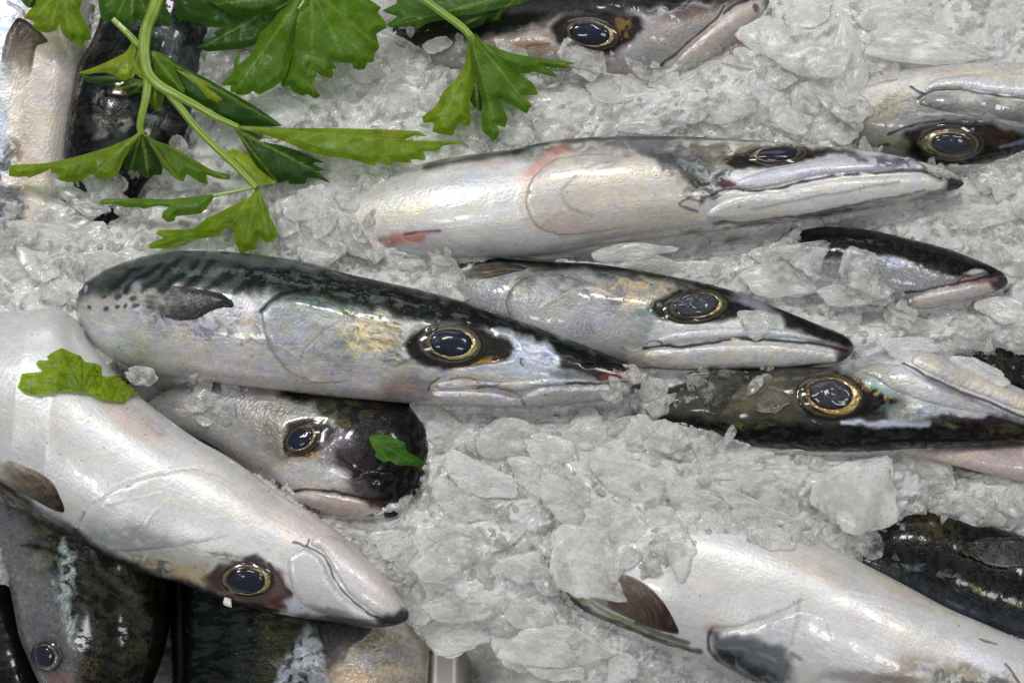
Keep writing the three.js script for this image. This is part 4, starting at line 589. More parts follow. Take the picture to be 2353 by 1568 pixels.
// small black-backed head in the ice, mouth open
new Fish({
  top: [1730, 610, 1769, 572, 1820, 534, 1870, 523, 1972, 527, 2073, 547, 2174, 573, 2242, 598, 2284, 616, 2308, 632, 2316, 648],
  bot: [1730, 640, 1800, 660, 1904, 686, 1990, 704, 2060, 712, 2130, 709, 2191, 697, 2242, 683, 2284, 668, 2306, 660, 2316, 648],
  h: [-0.006, 0.001], sink: 2.4, thick: 0.66, tw: 800, th: 320, color: [150, 151, 154], ns: 180, np: 100, rough: 0.3,
  layers: [
    G_([1700, 560, 1860, 505, 2000, 515, 2180, 560, 2310, 612, 2300, 634, 2240, 634, 2190, 640, 2120, 622, 2070, 592, 2000, 586, 1880, 590, 1700, 660], [11, 12, 11], 0.98, { soft: 8, warp: 7 }), L_([1860, 528, 1972, 532, 2073, 552, 2174, 578, 2242, 602], 12, [60, 66, 60], 0.7, { soft: 6 }), B_(2055, 606, 40, 16, 15, [190, 190, 214], 0.8, { tex: [10, 1, 0, 0.25, 0.6] }),
    L_([2070, 600, 2130, 626, 2190, 640], 8, [200, 202, 206], 0.5, { tex: [7, 2, 0.3, 0.4, 0.6] }), G_([2180, 652, 2220, 636, 2290, 630, 2292, 642, 2230, 652, 2190, 656], [170, 128, 126], 0.9, { soft: 5 }), B_(2240, 628, 20, 5, -4, [206, 204, 200], 0.8),
    G_([2080, 720, 2100, 678, 2200, 655, 2290, 642, 2310, 660, 2180, 706], [208, 198, 193], 0.9, { soft: 7 }), G_([2265, 640, 2300, 632, 2322, 648, 2304, 668, 2282, 662], [34, 36, 40], 0.9, { soft: 8 }), slit([2080, 672, 2140, 664, 2200, 652, 2270, 634, 2304, 630], 6, [24, 22, 26], 0.95), slit([2200, 650, 2215, 638, 2260, 628], 4),
  ],
  plates: [['lower_jaw', [2070, 704, 2100, 680, 2190, 660, 2260, 644, 2300, 640, 2312, 650, 2300, 662, 2240, 681, 2180, 697, 2120, 707], 0.0015, 12]],
}).build('mackerel', 'black-backed fish head at right poking out of the ice with its mouth open', 'whole fish laid on the ice');
new Fish({
  top: [2030, 1030, 2083, 1026, 2174, 1024, 2276, 1020, 2352, 1016, 2460, 1030, 2540, 1080], bot: [2030, 1036, 2083, 1042, 2130, 1052, 2174, 1064, 2276, 1090, 2352, 1106, 2460, 1110, 2540, 1080],
  h: [-0.001, 0.000], thick: 0.45, tw: 500, th: 200, color: [188, 172, 170], ns: 100, np: 70,
  layers: [L_([2080, 1042, 2174, 1064, 2276, 1092, 2352, 1106], 10, [206, 192, 170], 0.7, { soft: 6 }), G_([2060, 1010, 2200, 1020, 2352, 1060, 2352, 1010], [130, 122, 122], 0.6, { soft: 14 })],
}).build('mackerel', 'pinkish fish edge under the upside-down fish at the right border', 'whole fish laid on the ice');
new Fish({
  top: [2110, 830, 2140, 804, 2200, 786, 2280, 778, 2360, 782, 2460, 800, 2540, 860], bot: [2110, 838, 2150, 850, 2250, 886, 2352, 920, 2460, 930, 2540, 900, 2540, 860],
  h: [-0.014, -0.012], thick: 0.6, tw: 500, th: 240, color: [22, 26, 22], ns: 110, np: 80, rough: 0.26, grain: 0.9,
  layers: [B_(2250, 840, 60, 20, 10, [62, 72, 58], 0.7, { tex: [12, 1, 0, 0.35, 0.6] }), B_(2330, 860, 40, 20, 10, [60, 66, 40], 0.7, { tex: [12, 1, 0, 0.35, 0.6] })],
}).build('mackerel', 'dark green back of a fish at the right border above the white jaw', 'whole fish laid on the ice');
// ------------------------------------------------------------------ what lies on top where: heights of fish and ice bed (world x, z)
const HX = 0.26, HZ = 0.20, HC = 0.001, HW = 521, HH = 401, fishTop = new Float32Array(HW * HH).fill(-1);
for (const f of allFish) for (let i = 0; i <= 420; i++) for (let j = 0; j <= 130; j++) {
  const p = f.base(i / 420, j / 130 * Math.PI), a0 = Math.floor((p.x + HX) / HC), b0 = Math.floor((p.z + HZ) / HC);
  for (let a = a0; a < a0 + 2; a++) for (let b = b0; b < b0 + 2; b++) if (a >= 0 && b >= 0 && a < HW && b < HH) fishTop[b * HW + a] = Math.max(fishTop[b * HW + a], p.y);
}
const topAt = (x, z) => { const a = Math.round((x + HX) / HC), b = Math.round((z + HZ) / HC); return a >= 0 && b >= 0 && a < HW && b < HH ? fishTop[b * HW + a] : -1; };
// mounds and hollows of the ice in measured coordinates: x, y, rx, ry, millimetres
const MOUNDS = [
  [120, 560, 220, 150, 5], [700, 300, 320, 130, 3], [1500, 230, 300, 80, 6], [1950, 100, 420, 110, 8], [1700, 230, 160, 60, 5], [720, 520, 120, 70, 4], [1500, 1180, 360, 150, 6], [1250, 1120, 200, 110, 3], [1950, 1110, 260, 80, 4], [1100, 1300, 160, 140, 2],
  [2080, 640, 180, 60, 3], [2250, 500, 140, 120, 0], [1560, 590, 300, 30, -2], [360, 930, 120, 60, -34], [480, 1000, 110, 90, -36], [330, 860, 60, 30, -14], [180, 1450, 330, 260, -48], [640, 1520, 380, 150, -46], [1060, 1560, 130, 90, -40], [1560, 1570, 170, 60, -16],
  [2250, 860, 130, 60, -26], [2200, 1280, 220, 110, -22], [1500, 955, 70, 22, -12], [1700, 545, 26, 12, -9], [2230, 1060, 140, 30, -8], [1320, 580, 120, 10, -8], [1230, 1440, 220, 70, -2], [300, 250, 150, 220, -12], [1060, 60, 200, 60, -8], [60, 200, 120, 260, -12], [2280, 430, 90, 40, -3], [960, 355, 60, 20, -3], [950, 915, 60, 20, -8],
];
function bedBase(qx, qy) { let h = 0; for (const [x, y, rx, ry, m] of MOUNDS) { const d = ((qx - x) / rx) ** 2 + ((qy - y) / ry) ** 2; if (d < 4) h += m * Math.exp(-d * 1.3); } return Math.max(h, -44) * 0.001; }
function flakes(x, z, size, amp) {                                 // packed tilted plates
  const u = x / size, v = z / size, i = Math.floor(u), j = Math.floor(v); let b1 = 9, b2 = 9, h = 0;
  for (let a = i - 1; a <= i + 1; a++) for (let b = j - 1; b <= j + 1; b++) {
    const cx = a + hash(a * 3 + 1, b), cy = b + hash(a, b * 3 + 7), d = Math.hypot(u - cx, v - cy);
    if (d < b1) { b2 = b1; b1 = d; h = (hash(a + 91, b + 13) - 0.5) * 2 + (u - cx) * (hash(a + 5, b) - 0.5) * 2.2 + (v - cy) * (hash(a, b + 55) - 0.5) * 2.2; } else if (d < b2) b2 = d;
  }
  return amp * (h * sm(0, 0.3, b2 - b1) - 0.55 * (1 - sm(0, 0.25, b2 - b1)));
}
function bedAt(x, z, q) {
  q = q || Q(new THREE.Vector3(x, 0, z));
  const w = (fbm(x * 260, z * 260, 2) - 0.5) * 0.007, w2 = (fbm(x * 260 + 70, z * 260, 2) - 0.5) * 0.007;
  let moat = 0; for (const d of [0.002, 0.0045, 0.007]) { const t0 = topAt(x, z - d), t1 = topAt(x, z); if (t0 > 0 && t1 < 0.0) moat = Math.max(moat, 0.0055 * (1 - d / 0.011)); }   // crevice along the near side of a fish
  return bedBase(q[0], q[1]) - moat * (0.4 + 1.2 * vn(x * 130, z * 130)) + (fbm(x * 38, z * 38, 2) - 0.5) * 0.006 + flakes(x + w, z * 1.5 + w2, 0.019, 0.0016) + flakes(x + w2 + 3, z * 1.4 + w, 0.0085, 0.0010) + flakes(x + w * 0.5, z * 1.3 + 2, 0.0042, 0.0005);
}
function noiseTex(n, fn, rep, srgb) {
  const d = new Uint8Array(n * n * 4); for (let j = 0; j < n; j++) for (let i = 0; i < n; i++) { const v = fn(i / n, j / n), o = (j * n + i) * 4; for (let c = 0; c < 3; c++) d[o + c] = clamp(Array.isArray(v) ? v[c] : v) * 255; d[o + 3] = 255; }
  const q = new THREE.DataTexture(d, n, n, THREE.RGBAFormat); q.wrapS = q.wrapT = THREE.RepeatWrapping; q.magFilter = q.minFilter = THREE.LinearFilter; q.repeat.set(rep, rep); if (srgb) q.colorSpace = THREE.SRGBColorSpace; q.needsUpdate = true; return q;
}
// seamless noise by blending four shifted copies
const tile = (f) => (u, v) => { const a = sm(0, 1, u), b = sm(0, 1, v); return mix(mix(f(u + 1, v + 1), f(u, v + 1), a), mix(f(u + 1, v), f(u, v), a), b); };
const iceBump = noiseTex(512, tile((u, v) => { const g = fbm(u * 60, v * 60, 3), p = vn(u * 22, v * 22), pit = sm(0.62, 0.8, fbm(u * 46 + 9, v * 46, 2)); return 0.25 + 0.5 * g + 0.3 * p * p - 0.5 * pit; }), 1);
const iceClear = noiseTex(256, tile((u, v) => { const f = fbm(u * 7, v * 7, 4); return sm(0.3, 0.7, f) * 0.4 + 0.55; }), 1.6);
const iceRough = noiseTex(256, tile((u, v) => { const f = fbm(u * 26 + 3, v * 26, 3); return 0.5 + 0.5 * sm(0.35, 0.65, f); }), 1);
// ice lets light through softly: part of it scatters at the frosted surface, part goes on inside; only small wet islands glint
const iceGlint = noiseTex(512, tile((u, v) => 0.7 + 0.3 * sm(0.60, 0.68, fbm(u * 70, v * 70, 3)) * sm(0.45, 0.6, fbm(u * 9 + 4, v * 9, 2))), 1);
const iceMat = (o) => new THREE.MeshPhysicalMaterial({ color: new THREE.Color(0.96, 0.958, 0.948), roughness: 0.68, roughnessMap: iceRough, ior: 1.31, transmission: 0.82, thickness: 0, transmissionMap: iceClear, bumpMap: iceBump, bumpScale: 0.0006, clearcoat: 1, clearcoatMap: iceGlint, clearcoatRoughness: 0.12, sheen: 0.6, sheenColor: new THREE.Color(0.9, 0.9, 0.88), sheenRoughness: 0.4, specularIntensity: 0.6, ...o });
const iceGlass = (o) => new THREE.MeshPhysicalMaterial({ color: new THREE.Color(0.95, 0.945, 0.925), roughness: 0.3, ior: 1.31, transmission: 0.82, thickness: 0.01, bumpMap: iceBump, bumpScale: 0.0006, ...o });
const ICE = [iceMat({ transmission: 0.9, roughness: 0.62 }), iceMat({ transmission: 1, roughness: 0.45, clearcoatRoughness: 0.07 }), iceMat({ transmission: 0.7, roughness: 0.74 }), iceGlass({ transmission: 1, roughness: 0.1, bumpScale: 0.0004, color: new THREE.Color(0.97, 0.96, 0.93) })];
const iceTone = noiseTex(512, tile((u, v) => { const a = fbm(u * 9, v * 9, 4), b = fbm(u * 40, v * 40, 2), k = 0.72 + 0.24 * sm(0.3, 0.7, a) + 0.08 * (b - 0.5); return k; }), 1);
{
  const W = 640, H = 484, x0 = -0.25, x1 = 0.25, z0 = -0.19, z1 = 0.19, pos = new Float32Array((W + 1) * (H + 1) * 3), uv = new Float32Array((W + 1) * (H + 1) * 2), ix = [];
  for (let j = 0; j <= H; j++) for (let i = 0; i <= W; i++) {
    const x = mix(x0, x1, i / W), z = mix(z0, z1, j / H), k = j * (W + 1) + i; pos[k * 3] = x; pos[k * 3 + 1] = bedAt(x, z); pos[k * 3 + 2] = z; uv[k * 2] = x / 0.085; uv[k * 2 + 1] = z / 0.085;
    if (i < W && j < H) ix.push(k, k + W + 1, k + 1, k + 1, k + W + 1, k + W + 2);
  }
  const g = new THREE.BufferGeometry(); g.setAttribute('position', new THREE.BufferAttribute(pos, 3)); g.setAttribute('uv', new THREE.BufferAttribute(uv, 2)); g.setIndex(ix); g.computeVertexNormals();
  const bed = new THREE.Mesh(g, new THREE.MeshPhysicalMaterial({ color: new THREE.Color(0.77, 0.765, 0.75), map: iceTone, roughness: 0.6, roughnessMap: iceRough, ior: 1.31, bumpMap: iceBump, bumpScale: 0.0007, specularIntensity: 0.6, clearcoat: 1, clearcoatMap: iceGlint, clearcoatRoughness: 0.12 }));
  bed.name = 'ice_bed'; bed.castShadow = bed.receiveShadow = true; scene.add(bed);
  tag(bed, 'grey slushy bed of packed crushed ice under the fish', null, null, 'structure');
}
function chunkGeo(n, flat) {
  let g = new THREE.IcosahedronGeometry(1, n); g.deleteAttribute('normal'); g.deleteAttribute('uv'); g = mergeVertices(g, 1e-4);
  const pl = []; for (let i = 0; i < 11; i++) { const a = R(0, 6.283), y = R(-0.5, 0.5), c = Math.sqrt(1 - y * y); pl.push([Math.cos(a) * c, y, Math.sin(a) * c, R(0.66, 1.02)]); }
  pl.push([R(-0.2, 0.2), 1, R(-0.2, 0.2), R(0.7, 0.9)], [R(-0.2, 0.2), -1, R(-0.2, 0.2), 0.85]);
  const p = g.attributes.position, uv = new Float32Array(p.count * 2), sx = R(0.9, 1.1), ox = R(0, 50), pw = R(6, 11);
  for (let i = 0; i < p.count; i++) {
    const x = p.getX(i), y = p.getY(i), z = p.getZ(i); let s = 0; for (const q of pl) { const d = (x * q[0] + y * q[1] + z * q[2]) / q[3]; if (d > 0) s += Math.pow(d, pw); }
    let r = Math.pow(s, -1 / pw); r *= 1 + (fbm(x * 2.2 + ox, z * 2.2 + y * 2, 3) - 0.5) * 0.40 + (fbm(x * 6 + ox, z * 6 + y * 6, 3) - 0.5) * 0.22;
    p.setXYZ(i, x * r * sx, y * r * flat, z * r); uv[i * 2] = x * r * 0.34 + ox; uv[i * 2 + 1] = z * r * 0.26 + y * 0.06;
  }
  g.setAttribute('uv', new THREE.BufferAttribute(uv, 2)); g.computeVertexNormals(); return g;
}
const CH = []; for (let i = 0; i < 12; i++) CH.push(chunkGeo(9, R(0.22, 0.38)));
const SMALL = []; for (let i = 0; i < 4; i++) SMALL.push(chunkGeo(6, R(0.28, 0.45)));
const PLAIN = 'small irregular chunk of crushed ice lying among many others on the bed', ICEGROUP = 'crushed ice chunks heaped around the fish';
const REGIONS = [[90, 560, 'heaped at the left edge under the parsley'], [480, 520, 'around the hanging lowest parsley leaf'], [760, 500, 'piled on the tail end of the upper white fish'], [760, 250, 'between the broad parsley leaf and the upper white fish'], [1120, 260, 'under the parsley leaf on the slanting stem'], [1420, 220, 'between the top fish and the upper white fish'], [1800, 120, 'right of the jaw of the top fish'], [2200, 70, 'in the top right corner'], [1860, 270, 'on the hidden body of the top right fish'], [2260, 440, 'at the right border beside the upper white snout'],
  [1600, 580, 'in the gap between upper white fish and grey fish'], [1920, 620, 'covering the small black head'], [2280, 720, 'at the right border below the black head'], [2060, 760, 'right of the grey fish snout'], [900, 610, 'between the green-backed fish and the upper white fish'], [1600, 920, 'on the cheek of the upside-down fish'], [1150, 1000, 'below the jaw of the green-backed fish'], [1500, 1060, 'in the middle below the upside-down fish'], [1950, 1100, 'above the lower right white fish'], [2250, 1150, 'over the dark wet fish at right'], [1120, 1200, 'right of the blunt dark head'], [1450, 1230, 'covering the tail end of the lower right fish'], [1050, 1380, 'right of the big white-bellied fish snout'], [1300, 1500, 'at the bottom edge right of the steel tray'], [350, 900, 'in the dark gap beside the blunt dark head'], [300, 450, 'at the lower end of the blue-black fish']];
const protos = {};
function chunk(x, y, z, rx, ry, rz, yaw, tx, tz, label, m = 0, gi = 0) {
  const key = gi + ':' + m; let o;
  if (!protos[key]) { o = protos[key] = new THREE.Mesh(CH[gi], ICE[m]); o.castShadow = o.receiveShadow = true; } else o = protos[key].clone();
  o.name = numbered('ice_chunk'); o.scale.set(rx, ry, rz); o.rotation.set(tx, yaw, tz, 'YXZ'); o.position.set(x, y, z); scene.add(o);
  o.userData = { label: label ?? PLAIN, category: 'ice chunk' }; if (!label) { const q = Q(new THREE.Vector3(x, y, z)); let best = 1e9; for (const r of REGIONS) { const d = Math.hypot(q[0] - r[0], q[1] - r[1]); if (d < best) { best = d; o.userData.label = 'crushed ice chunk ' + r[2]; o.userData.group = 'ice chunks ' + r[2]; } } }
  return o;
}
function onTop(q0, q1, rx, ry, { rot = 0, m, gi, up = 0, label, tilt = 0.16, thick } = {}) {
  const p = P(q0, q1, 0.0); let h = Math.max(bedAt(p.x, p.z), topAt(p.x, p.z)); const p2 = P(q0, q1, h); h = Math.max(bedAt(p2.x, p2.z), topAt(p2.x, p2.z));
  const a = rx * PX, b = ry * PX, s = Math.min(a, b) * (thick ?? R(0.8, 1.1)); const p3 = P(q0, q1, h + up * 0.001);
  return chunk(p3.x, h + s * 0.12 + up * 0.001, p3.z, a * 1.08, s, b * 1.15, -rot * Math.PI / 180, R(-tilt, tilt), R(-tilt, tilt), label, m ?? (rnd() < 0.42 ? 0 : rnd() < 0.6 ? 1 : 2), gi ?? Math.floor(R(0, 11.99)));
}
// pieces one can point to: tile, x, y, rx, ry, turn
const NAMED = [
  [2, 1640, 360, 215, 85, 0, { m: 1, up: 1, label: 'pointed ice chunk covering the lower half of the top fish\'s eye' }],
  [6, 290, 1085, 300, 105, 2, { m: 3, label: 'clear brownish ice slab lying on the cheek of the upside-down fish' }],
  [6, 600, 1165, 130, 75, 0, { m: 3, up: 1, label: 'small clear ice piece between brownish slab and eye of upside-down fish' }],
  [6, 850, 165, 240, 62, -8, { m: 1, up: 1, label: 'thin curved ice flake lying over the black back of the small head' }],
  [6, 740, 365, 350, 140, 3, { m: 0, up: 2, label: 'broad flat ice slab left of the open-mouthed black head' }],
  [6, 1200, 290, 165, 105, 0, { m: 1, up: 4, label: 'rounded ice chunk standing against the black head, above its cheek' }],
  [6, 1170, 470, 250, 85, 4, { m: 0, up: 3, label: 'oblong ice chunk just below the black head\'s cheek' }],
  [6, 1350, 640, 370, 105, 8, { m: 0, label: 'long ice slab below the open white jaw of the black head' }],
  [6, 1550, 815, 260, 62, 0, { m: 2, up: 3, label: 'pale domed ice chunk capping the jaw corner of the upside-down fish' }],
  [9, 1210, 330, 350, 250, 10, { m: 0, up: 5, thick: 0.35, label: 'largest flat ice plate, resting beside the lower right white fish' }],
  [9, 1130, 670, 120, 80, 10, { m: 1, label: 'glassy ice lump wedged between white fish and dark wet fish' }],
  [9, 2180, 690, 280, 95, 8, { m: 3, up: 2, label: 'clear sparkling ice chunk lying on the dark wet fish at right' }],
  [8, 1660, 740, 300, 185, -12, { m: 0, up: 3, thick: 0.5, label: 'big ice chunk overhanging the maroon fin of the lower right fish' }],
  [8, 1920, 1450, 150, 80, 25, { m: 2, up: 3, label: 'bright white pitted ice flake at the bottom edge' }],
  [3, 2080, 1165, 220, 85, 3, { m: 1, up: 2, label: 'angular ice chunk right of the snout of the upper white fish' }],
  [3, 450, 430, 220, 52, 6, { m: 0, label: 'smooth oval ice chunk below the open jaw of the top fish' }],
  [3, 960, 425, 190, 125, -25, { m: 0, up: 2, label: 'rough triangular ice chunk left of the top right fish' }],
  [4, 975, 1010, 110, 55, 5, { m: 1, up: 2, label: 'round ice piece in the dark gap below the big green-backed fish' }],
];
for (const [k, x, y, rx, ry, rot, o] of NAMED) { const q = t(k, x, y); onTop(q[0], q[1], rx * TS, ry * TS, { rot, ...o }); }
const SEEN = [ // tile, x, y, rx, ry, turn
  3, 560, 250, 180, 140, -30, 3, 640, 540, 130, 65, 0, 3, 1450, 130, 350, 95, 0, 3, 1750, 330, 420, 110, 5, 3, 2230, 120, 170, 120, 10, 3, 2180, 1270, 130, 60, 8, 3, 850, 110, 200, 120, -20, 3, 320, 700, 260, 90, 8, 3, 2020, 1480, 300, 80, -10, 3, 1250, 420, 180, 70, -5,
  2, 660, 310, 110, 62, -10, 2, 1460, 830, 260, 105, 0, 2, 2070, 870, 230, 60, 0, 2, 1000, 1010, 120, 55, 0, 2, 180, 500, 180, 40, -4, 2, 1900, 620, 240, 110, 5, 2, 500, 640, 320, 120, 0, 2, 2200, 560, 130, 90, 0, 2, 1700, 560, 180, 80, 5, 2, 1200, 920, 130, 60, 5,
  6, 300, 200, 280, 70, 2, 6, 850, 560, 110, 35, 0, 6, 160, 300, 200, 70, 5, 6, 2050, 170, 100, 90, 0, 6, 2200, 580, 230, 100, 15, 6, 1950, 740, 190, 75, -6, 6, 1750, 620, 120, 60, -20, 6, 1980, 980, 190, 90, 10, 6, 2250, 780, 120, 60, 0, 6, 1500, 560, 130, 60, 20, 6, 520, 640, 170, 70, 5, 6, 2230, 250, 150, 110, 5,
  5, 1950, 165, 300, 55, -4, 5, 2150, 270, 200, 60, 0, 5, 1950, 1340, 220, 50, -6, 5, 1650, 1430, 200, 110, -20, 5, 1130, 1420, 260, 120, -4, 5, 700, 1390, 170, 115, 10, 5, 1250, 1290, 200, 40, -4, 5, 2150, 1235, 120, 32, 4, 5, 2120, 1110, 110, 80, 0, 5, 2230, 1460, 180, 90, -10, 5, 760, 400, 150, 110, 25, 5, 1450, 1520, 180, 90, 15,
  8, 1000, 210, 240, 90, 5, 8, 870, 370, 200, 90, 0, 8, 770, 560, 200, 55, 3, 8, 1170, 540, 150, 55, -30, 8, 720, 730, 250, 130, -14, 8, 900, 1060, 340, 95, 0, 8, 770, 1230, 330, 85, 3, 8, 1300, 1100, 200, 90, 20, 8, 1530, 1330, 350, 110, 5, 8, 1250, 1400, 180, 90, 0, 8, 1400, 170, 260, 120, 8, 8, 2050, 210, 280, 110, 0, 8, 1700, 420, 280, 110, 5, 8, 1250, 800, 230, 100, 0, 8, 350, 600, 180, 70, 0, 8, 1480, 1490, 200, 60, 0,
  9, 620, 270, 220, 85, 6, 9, 330, 110, 380, 90, -6, 9, 550, 420, 190, 60, 10, 9, 1650, 130, 250, 120, 20, 9, 1900, 400, 260, 110, 10, 9, 80, 320, 160, 60, 0, 9, 800, 480, 90, 60, 0, 9, 2250, 350, 120, 110, 0,
  4, 300, 60, 240, 90, 5, 4, 700, 250, 220, 90, 0, 4, 150, 260, 200, 90, 5, 4, 620, 40, 160, 80, 0, 1, 600, 1400, 150, 65, 10, 1, 480, 1480, 150, 80, 0, 1, 2250, 1200, 120, 70, 0, 1, 2100, 1420, 200, 100, 10, 1, 1900, 760, 260, 110, 5, 1, 2100, 1100, 120, 60, 0,
];
for (let i = 0; i < SEEN.length; i += 6) { const q = t(SEEN[i], SEEN[i + 1], SEEN[i + 2]); onTop(q[0], q[1], SEEN[i + 3] * TS, SEEN[i + 4] * TS, { rot: SEEN[i + 5], thick: R(0.5, 0.9), up: 0.9, tilt: 0.12 }); }
// loose ice that hides parts of the fish: area, how many, size
const COVER = [
  [[-5, 490, 150, 480, 160, 560, -5, 590], 12, 36],
  [[780, 430, 880, 400, 860, 450, 830, 520, 850, 590, 790, 580], 9, 32], [[1480, 1150, 1700, 1182, 1870, 1232, 1840, 1250, 1640, 1215, 1480, 1200], 14, 34], [[1430, 1200, 1600, 1200, 1580, 1270, 1460, 1320], 10, 44], [[1750, 590, 1810, 545, 1810, 600, 1770, 650], 6, 30], [[440, 870, 540, 900, 520, 960, 430, 940], 7, 30],
  [[90, 560, 250, 600, 200, 650, 170, 720, 100, 700], 14, 34], [[660, 440, 860, 400, 900, 410, 850, 450, 850, 520, 830, 560, 720, 600, 650, 560], 26, 44], [[1780, 190, 1960, 180, 1990, 230, 1940, 330, 1880, 340, 1780, 300], 18, 50], [[880, 60, 1130, 110, 1300, 140, 1440, 132, 1540, 165, 1500, 210, 900, 190], 16, 46],
  [[1380, 860, 1640, 865, 1800, 850, 1760, 870, 1540, 935, 1400, 960], 14, 30], [[1480, 990, 1600, 985, 1690, 1015, 1660, 1040, 1500, 1030], 12, 30], [[1250, 1200, 1450, 1120, 1620, 1160, 1560, 1230, 1430, 1320, 1300, 1330], 18, 50], [[140, 430, 420, 380, 420, 460, 160, 520], 14, 46], [[1740, 540, 1800, 530, 1860, 590, 2010, 640, 2090, 690, 2060, 730, 1780, 660], 16, 36], [[820, 575, 1000, 585, 1060, 600, 980, 640, 840, 610], 12, 34], [[1960, 345, 2120, 375, 2200, 385, 2180, 410, 2000, 345], 5, 20], [[900, 345, 1010, 350, 1180, 335, 1160, 345, 1000, 365, 900, 390], 8, 28], [[2150, 780, 2352, 780, 2352, 840, 2200, 830], 6, 26],
  [[1900, 1190, 2040, 1150, 2352, 1130, 2352, 1180, 2200, 1190, 2090, 1190, 1990, 1250], 8, 40], [[440, 870, 560, 900, 470, 980], 4, 24], [[1220, 1310, 1300, 1290, 1330, 1330, 1260, 1360], 8, 24],
];
for (const [poly, n, size] of COVER) { const b = bounds(poly); let k = 0, tries = 0; while (k < n * 0.6 && tries++ < 500) { const x = R(b[0], b[2]), y = R(b[1], b[3]); if (polyDist(x, y, poly) > 0) continue; const r = size * R(0.7, 1.25); onTop(x, y, r, r * R(0.5, 0.9), { rot: R(-40, 40), up: R(-1, 1), tilt: 0.3 }); k++; } }
{ // the rest of the countable chunks
  let n = 0, tries = 0; while (n < 36 && tries++ < 4000) {
    const x = R(-10, QW + 10), y = R(-10, QH + 10), p = P(x, y, 0), b = bedAt(p.x, p.z), r = R(18, 46); if (topAt(p.x, p.z) > b + 0.0005 || b < -0.02) continue;
    onTop(x, y, r, r * R(0.5, 0.9), { rot: R(-60, 60), up: R(-1.2, 0.6), tilt: 0.35 }); n++;
  }
}
{ // crumbs too many to count
  const g = thing('ice_crumbs', 'fine crumbs and splinters of ice scattered over the whole bed', null, null, 'stuff'), M4 = new THREE.Matrix4(), Qn = new THREE.Quaternion(), E = new THREE.Euler();
  SMALL.forEach((geo, v) => {
    const list = []; let tries = 0; while (list.length < 420 && tries++ < 9000) {
      const x = R(-20, QW + 20), y = R(-20, QH + 20), p = P(x, y, 0), b = bedAt(p.x, p.z), top = topAt(p.x, p.z); let h = b;
      if (b < -0.03) continue;
      if (top > b + 0.0005) { let on = false; for (const c of COVER) if (polyDist(x, y, c[0]) < 12) { on = true; break; } if (!on) continue; h = top; }
      const s = (rnd() < 0.3 ? R(10, 22) : R(4, 10)) * PX, p2 = P(x, y, h); E.set(R(-0.35, 0.35), R(0, 6.28), R(-0.35, 0.35)); Qn.setFromEuler(E);
      M4.compose(new THREE.Vector3(p2.x, h + s * 0.2, p2.z), Qn, new THREE.Vector3(s * R(0.9, 1.4), s, s * R(0.6, 1))); list.push(M4.clone());
    }
    const im = new THREE.InstancedMesh(geo, ICE[v % 2], list.length); list.forEach((m, i) => im.setMatrixAt(i, m)); im.name = 'ice_crumb_layer'; im.castShadow = im.receiveShadow = true; g.add(im);
  });
}
{ // steel tray: floor far below the ice and the folded edge that shows at the bottom of the picture
  const steel = new THREE.MeshPhysicalMaterial({ color: new THREE.Color(0.42, 0.40, 0.37), metalness: 0.9, roughness: 0.32, bumpMap: iceRough, bumpScale: 0.00012 });
  const tray = thing('steel_tray', 'folded steel tray edge showing under the ice at the bottom', 'tray');
  const floor = new THREE.BoxGeometry(0.56, 0.002, 0.44); floor.translate(0, -0.056, 0); part('tray_floor', floor, steel, tray);
  const a = P(985, 1470, -0.03), b = P(1010, 1700, -0.03), w = P(1100, 1470, -0.03).x - a.x, s = new THREE.Shape();
  s.moveTo(0, -0.024); s.lineTo(0, 0.001); s.quadraticCurveTo(0.0005, 0.004, 0.004, 0.004); s.lineTo(w * 0.45, 0.004); s.quadraticCurveTo(w * 0.62, 0.004, w * 0.70, 0.001); s.quadraticCurveTo(w * 0.8, -0.004, w * 0.8, -0.010); s.lineTo(w * 0.8, -0.024); s.closePath();
  const e = new THREE.ExtrudeGeometry(s, { depth: b.z - a.z, bevelEnabled: true, bevelSize: 0.0006, bevelThickness: 0.0006, bevelSegments: 2, curveSegments: 10 }); e.translate(a.x, -0.03, a.z - 0.002); part('tray_rim', e, steel, tray);
}
for (const [x, y, r, label] of [[522, 1382, 13, 'tiny white bead-like ice grain under the eye of the big white-bellied fish'], [1255, 1343, 8, 'tiny white bead-like ice grain at the tip of the maroon-finned fish']]) {
  const p = P(x, y, 0), h = Math.max(bedAt(p.x, p.z), topAt(p.x, p.z)), p2 = P(x, y, h + 0.001), g = CH[3].clone(); g.scale(r * PX, r * PX * 1.2, r * PX * 0.6);
  const m = new THREE.Mesh(g, new THREE.MeshPhysicalMaterial({ color: 0xf4f2ee, roughness: 0.35, clearcoat: 0.6 })); m.name = numbered('ice_grain'); m.position.set(p2.x, h + 0.001, p2.z); m.castShadow = m.receiveShadow = true; scene.add(m); tag(m, label, 'ice grain');
}
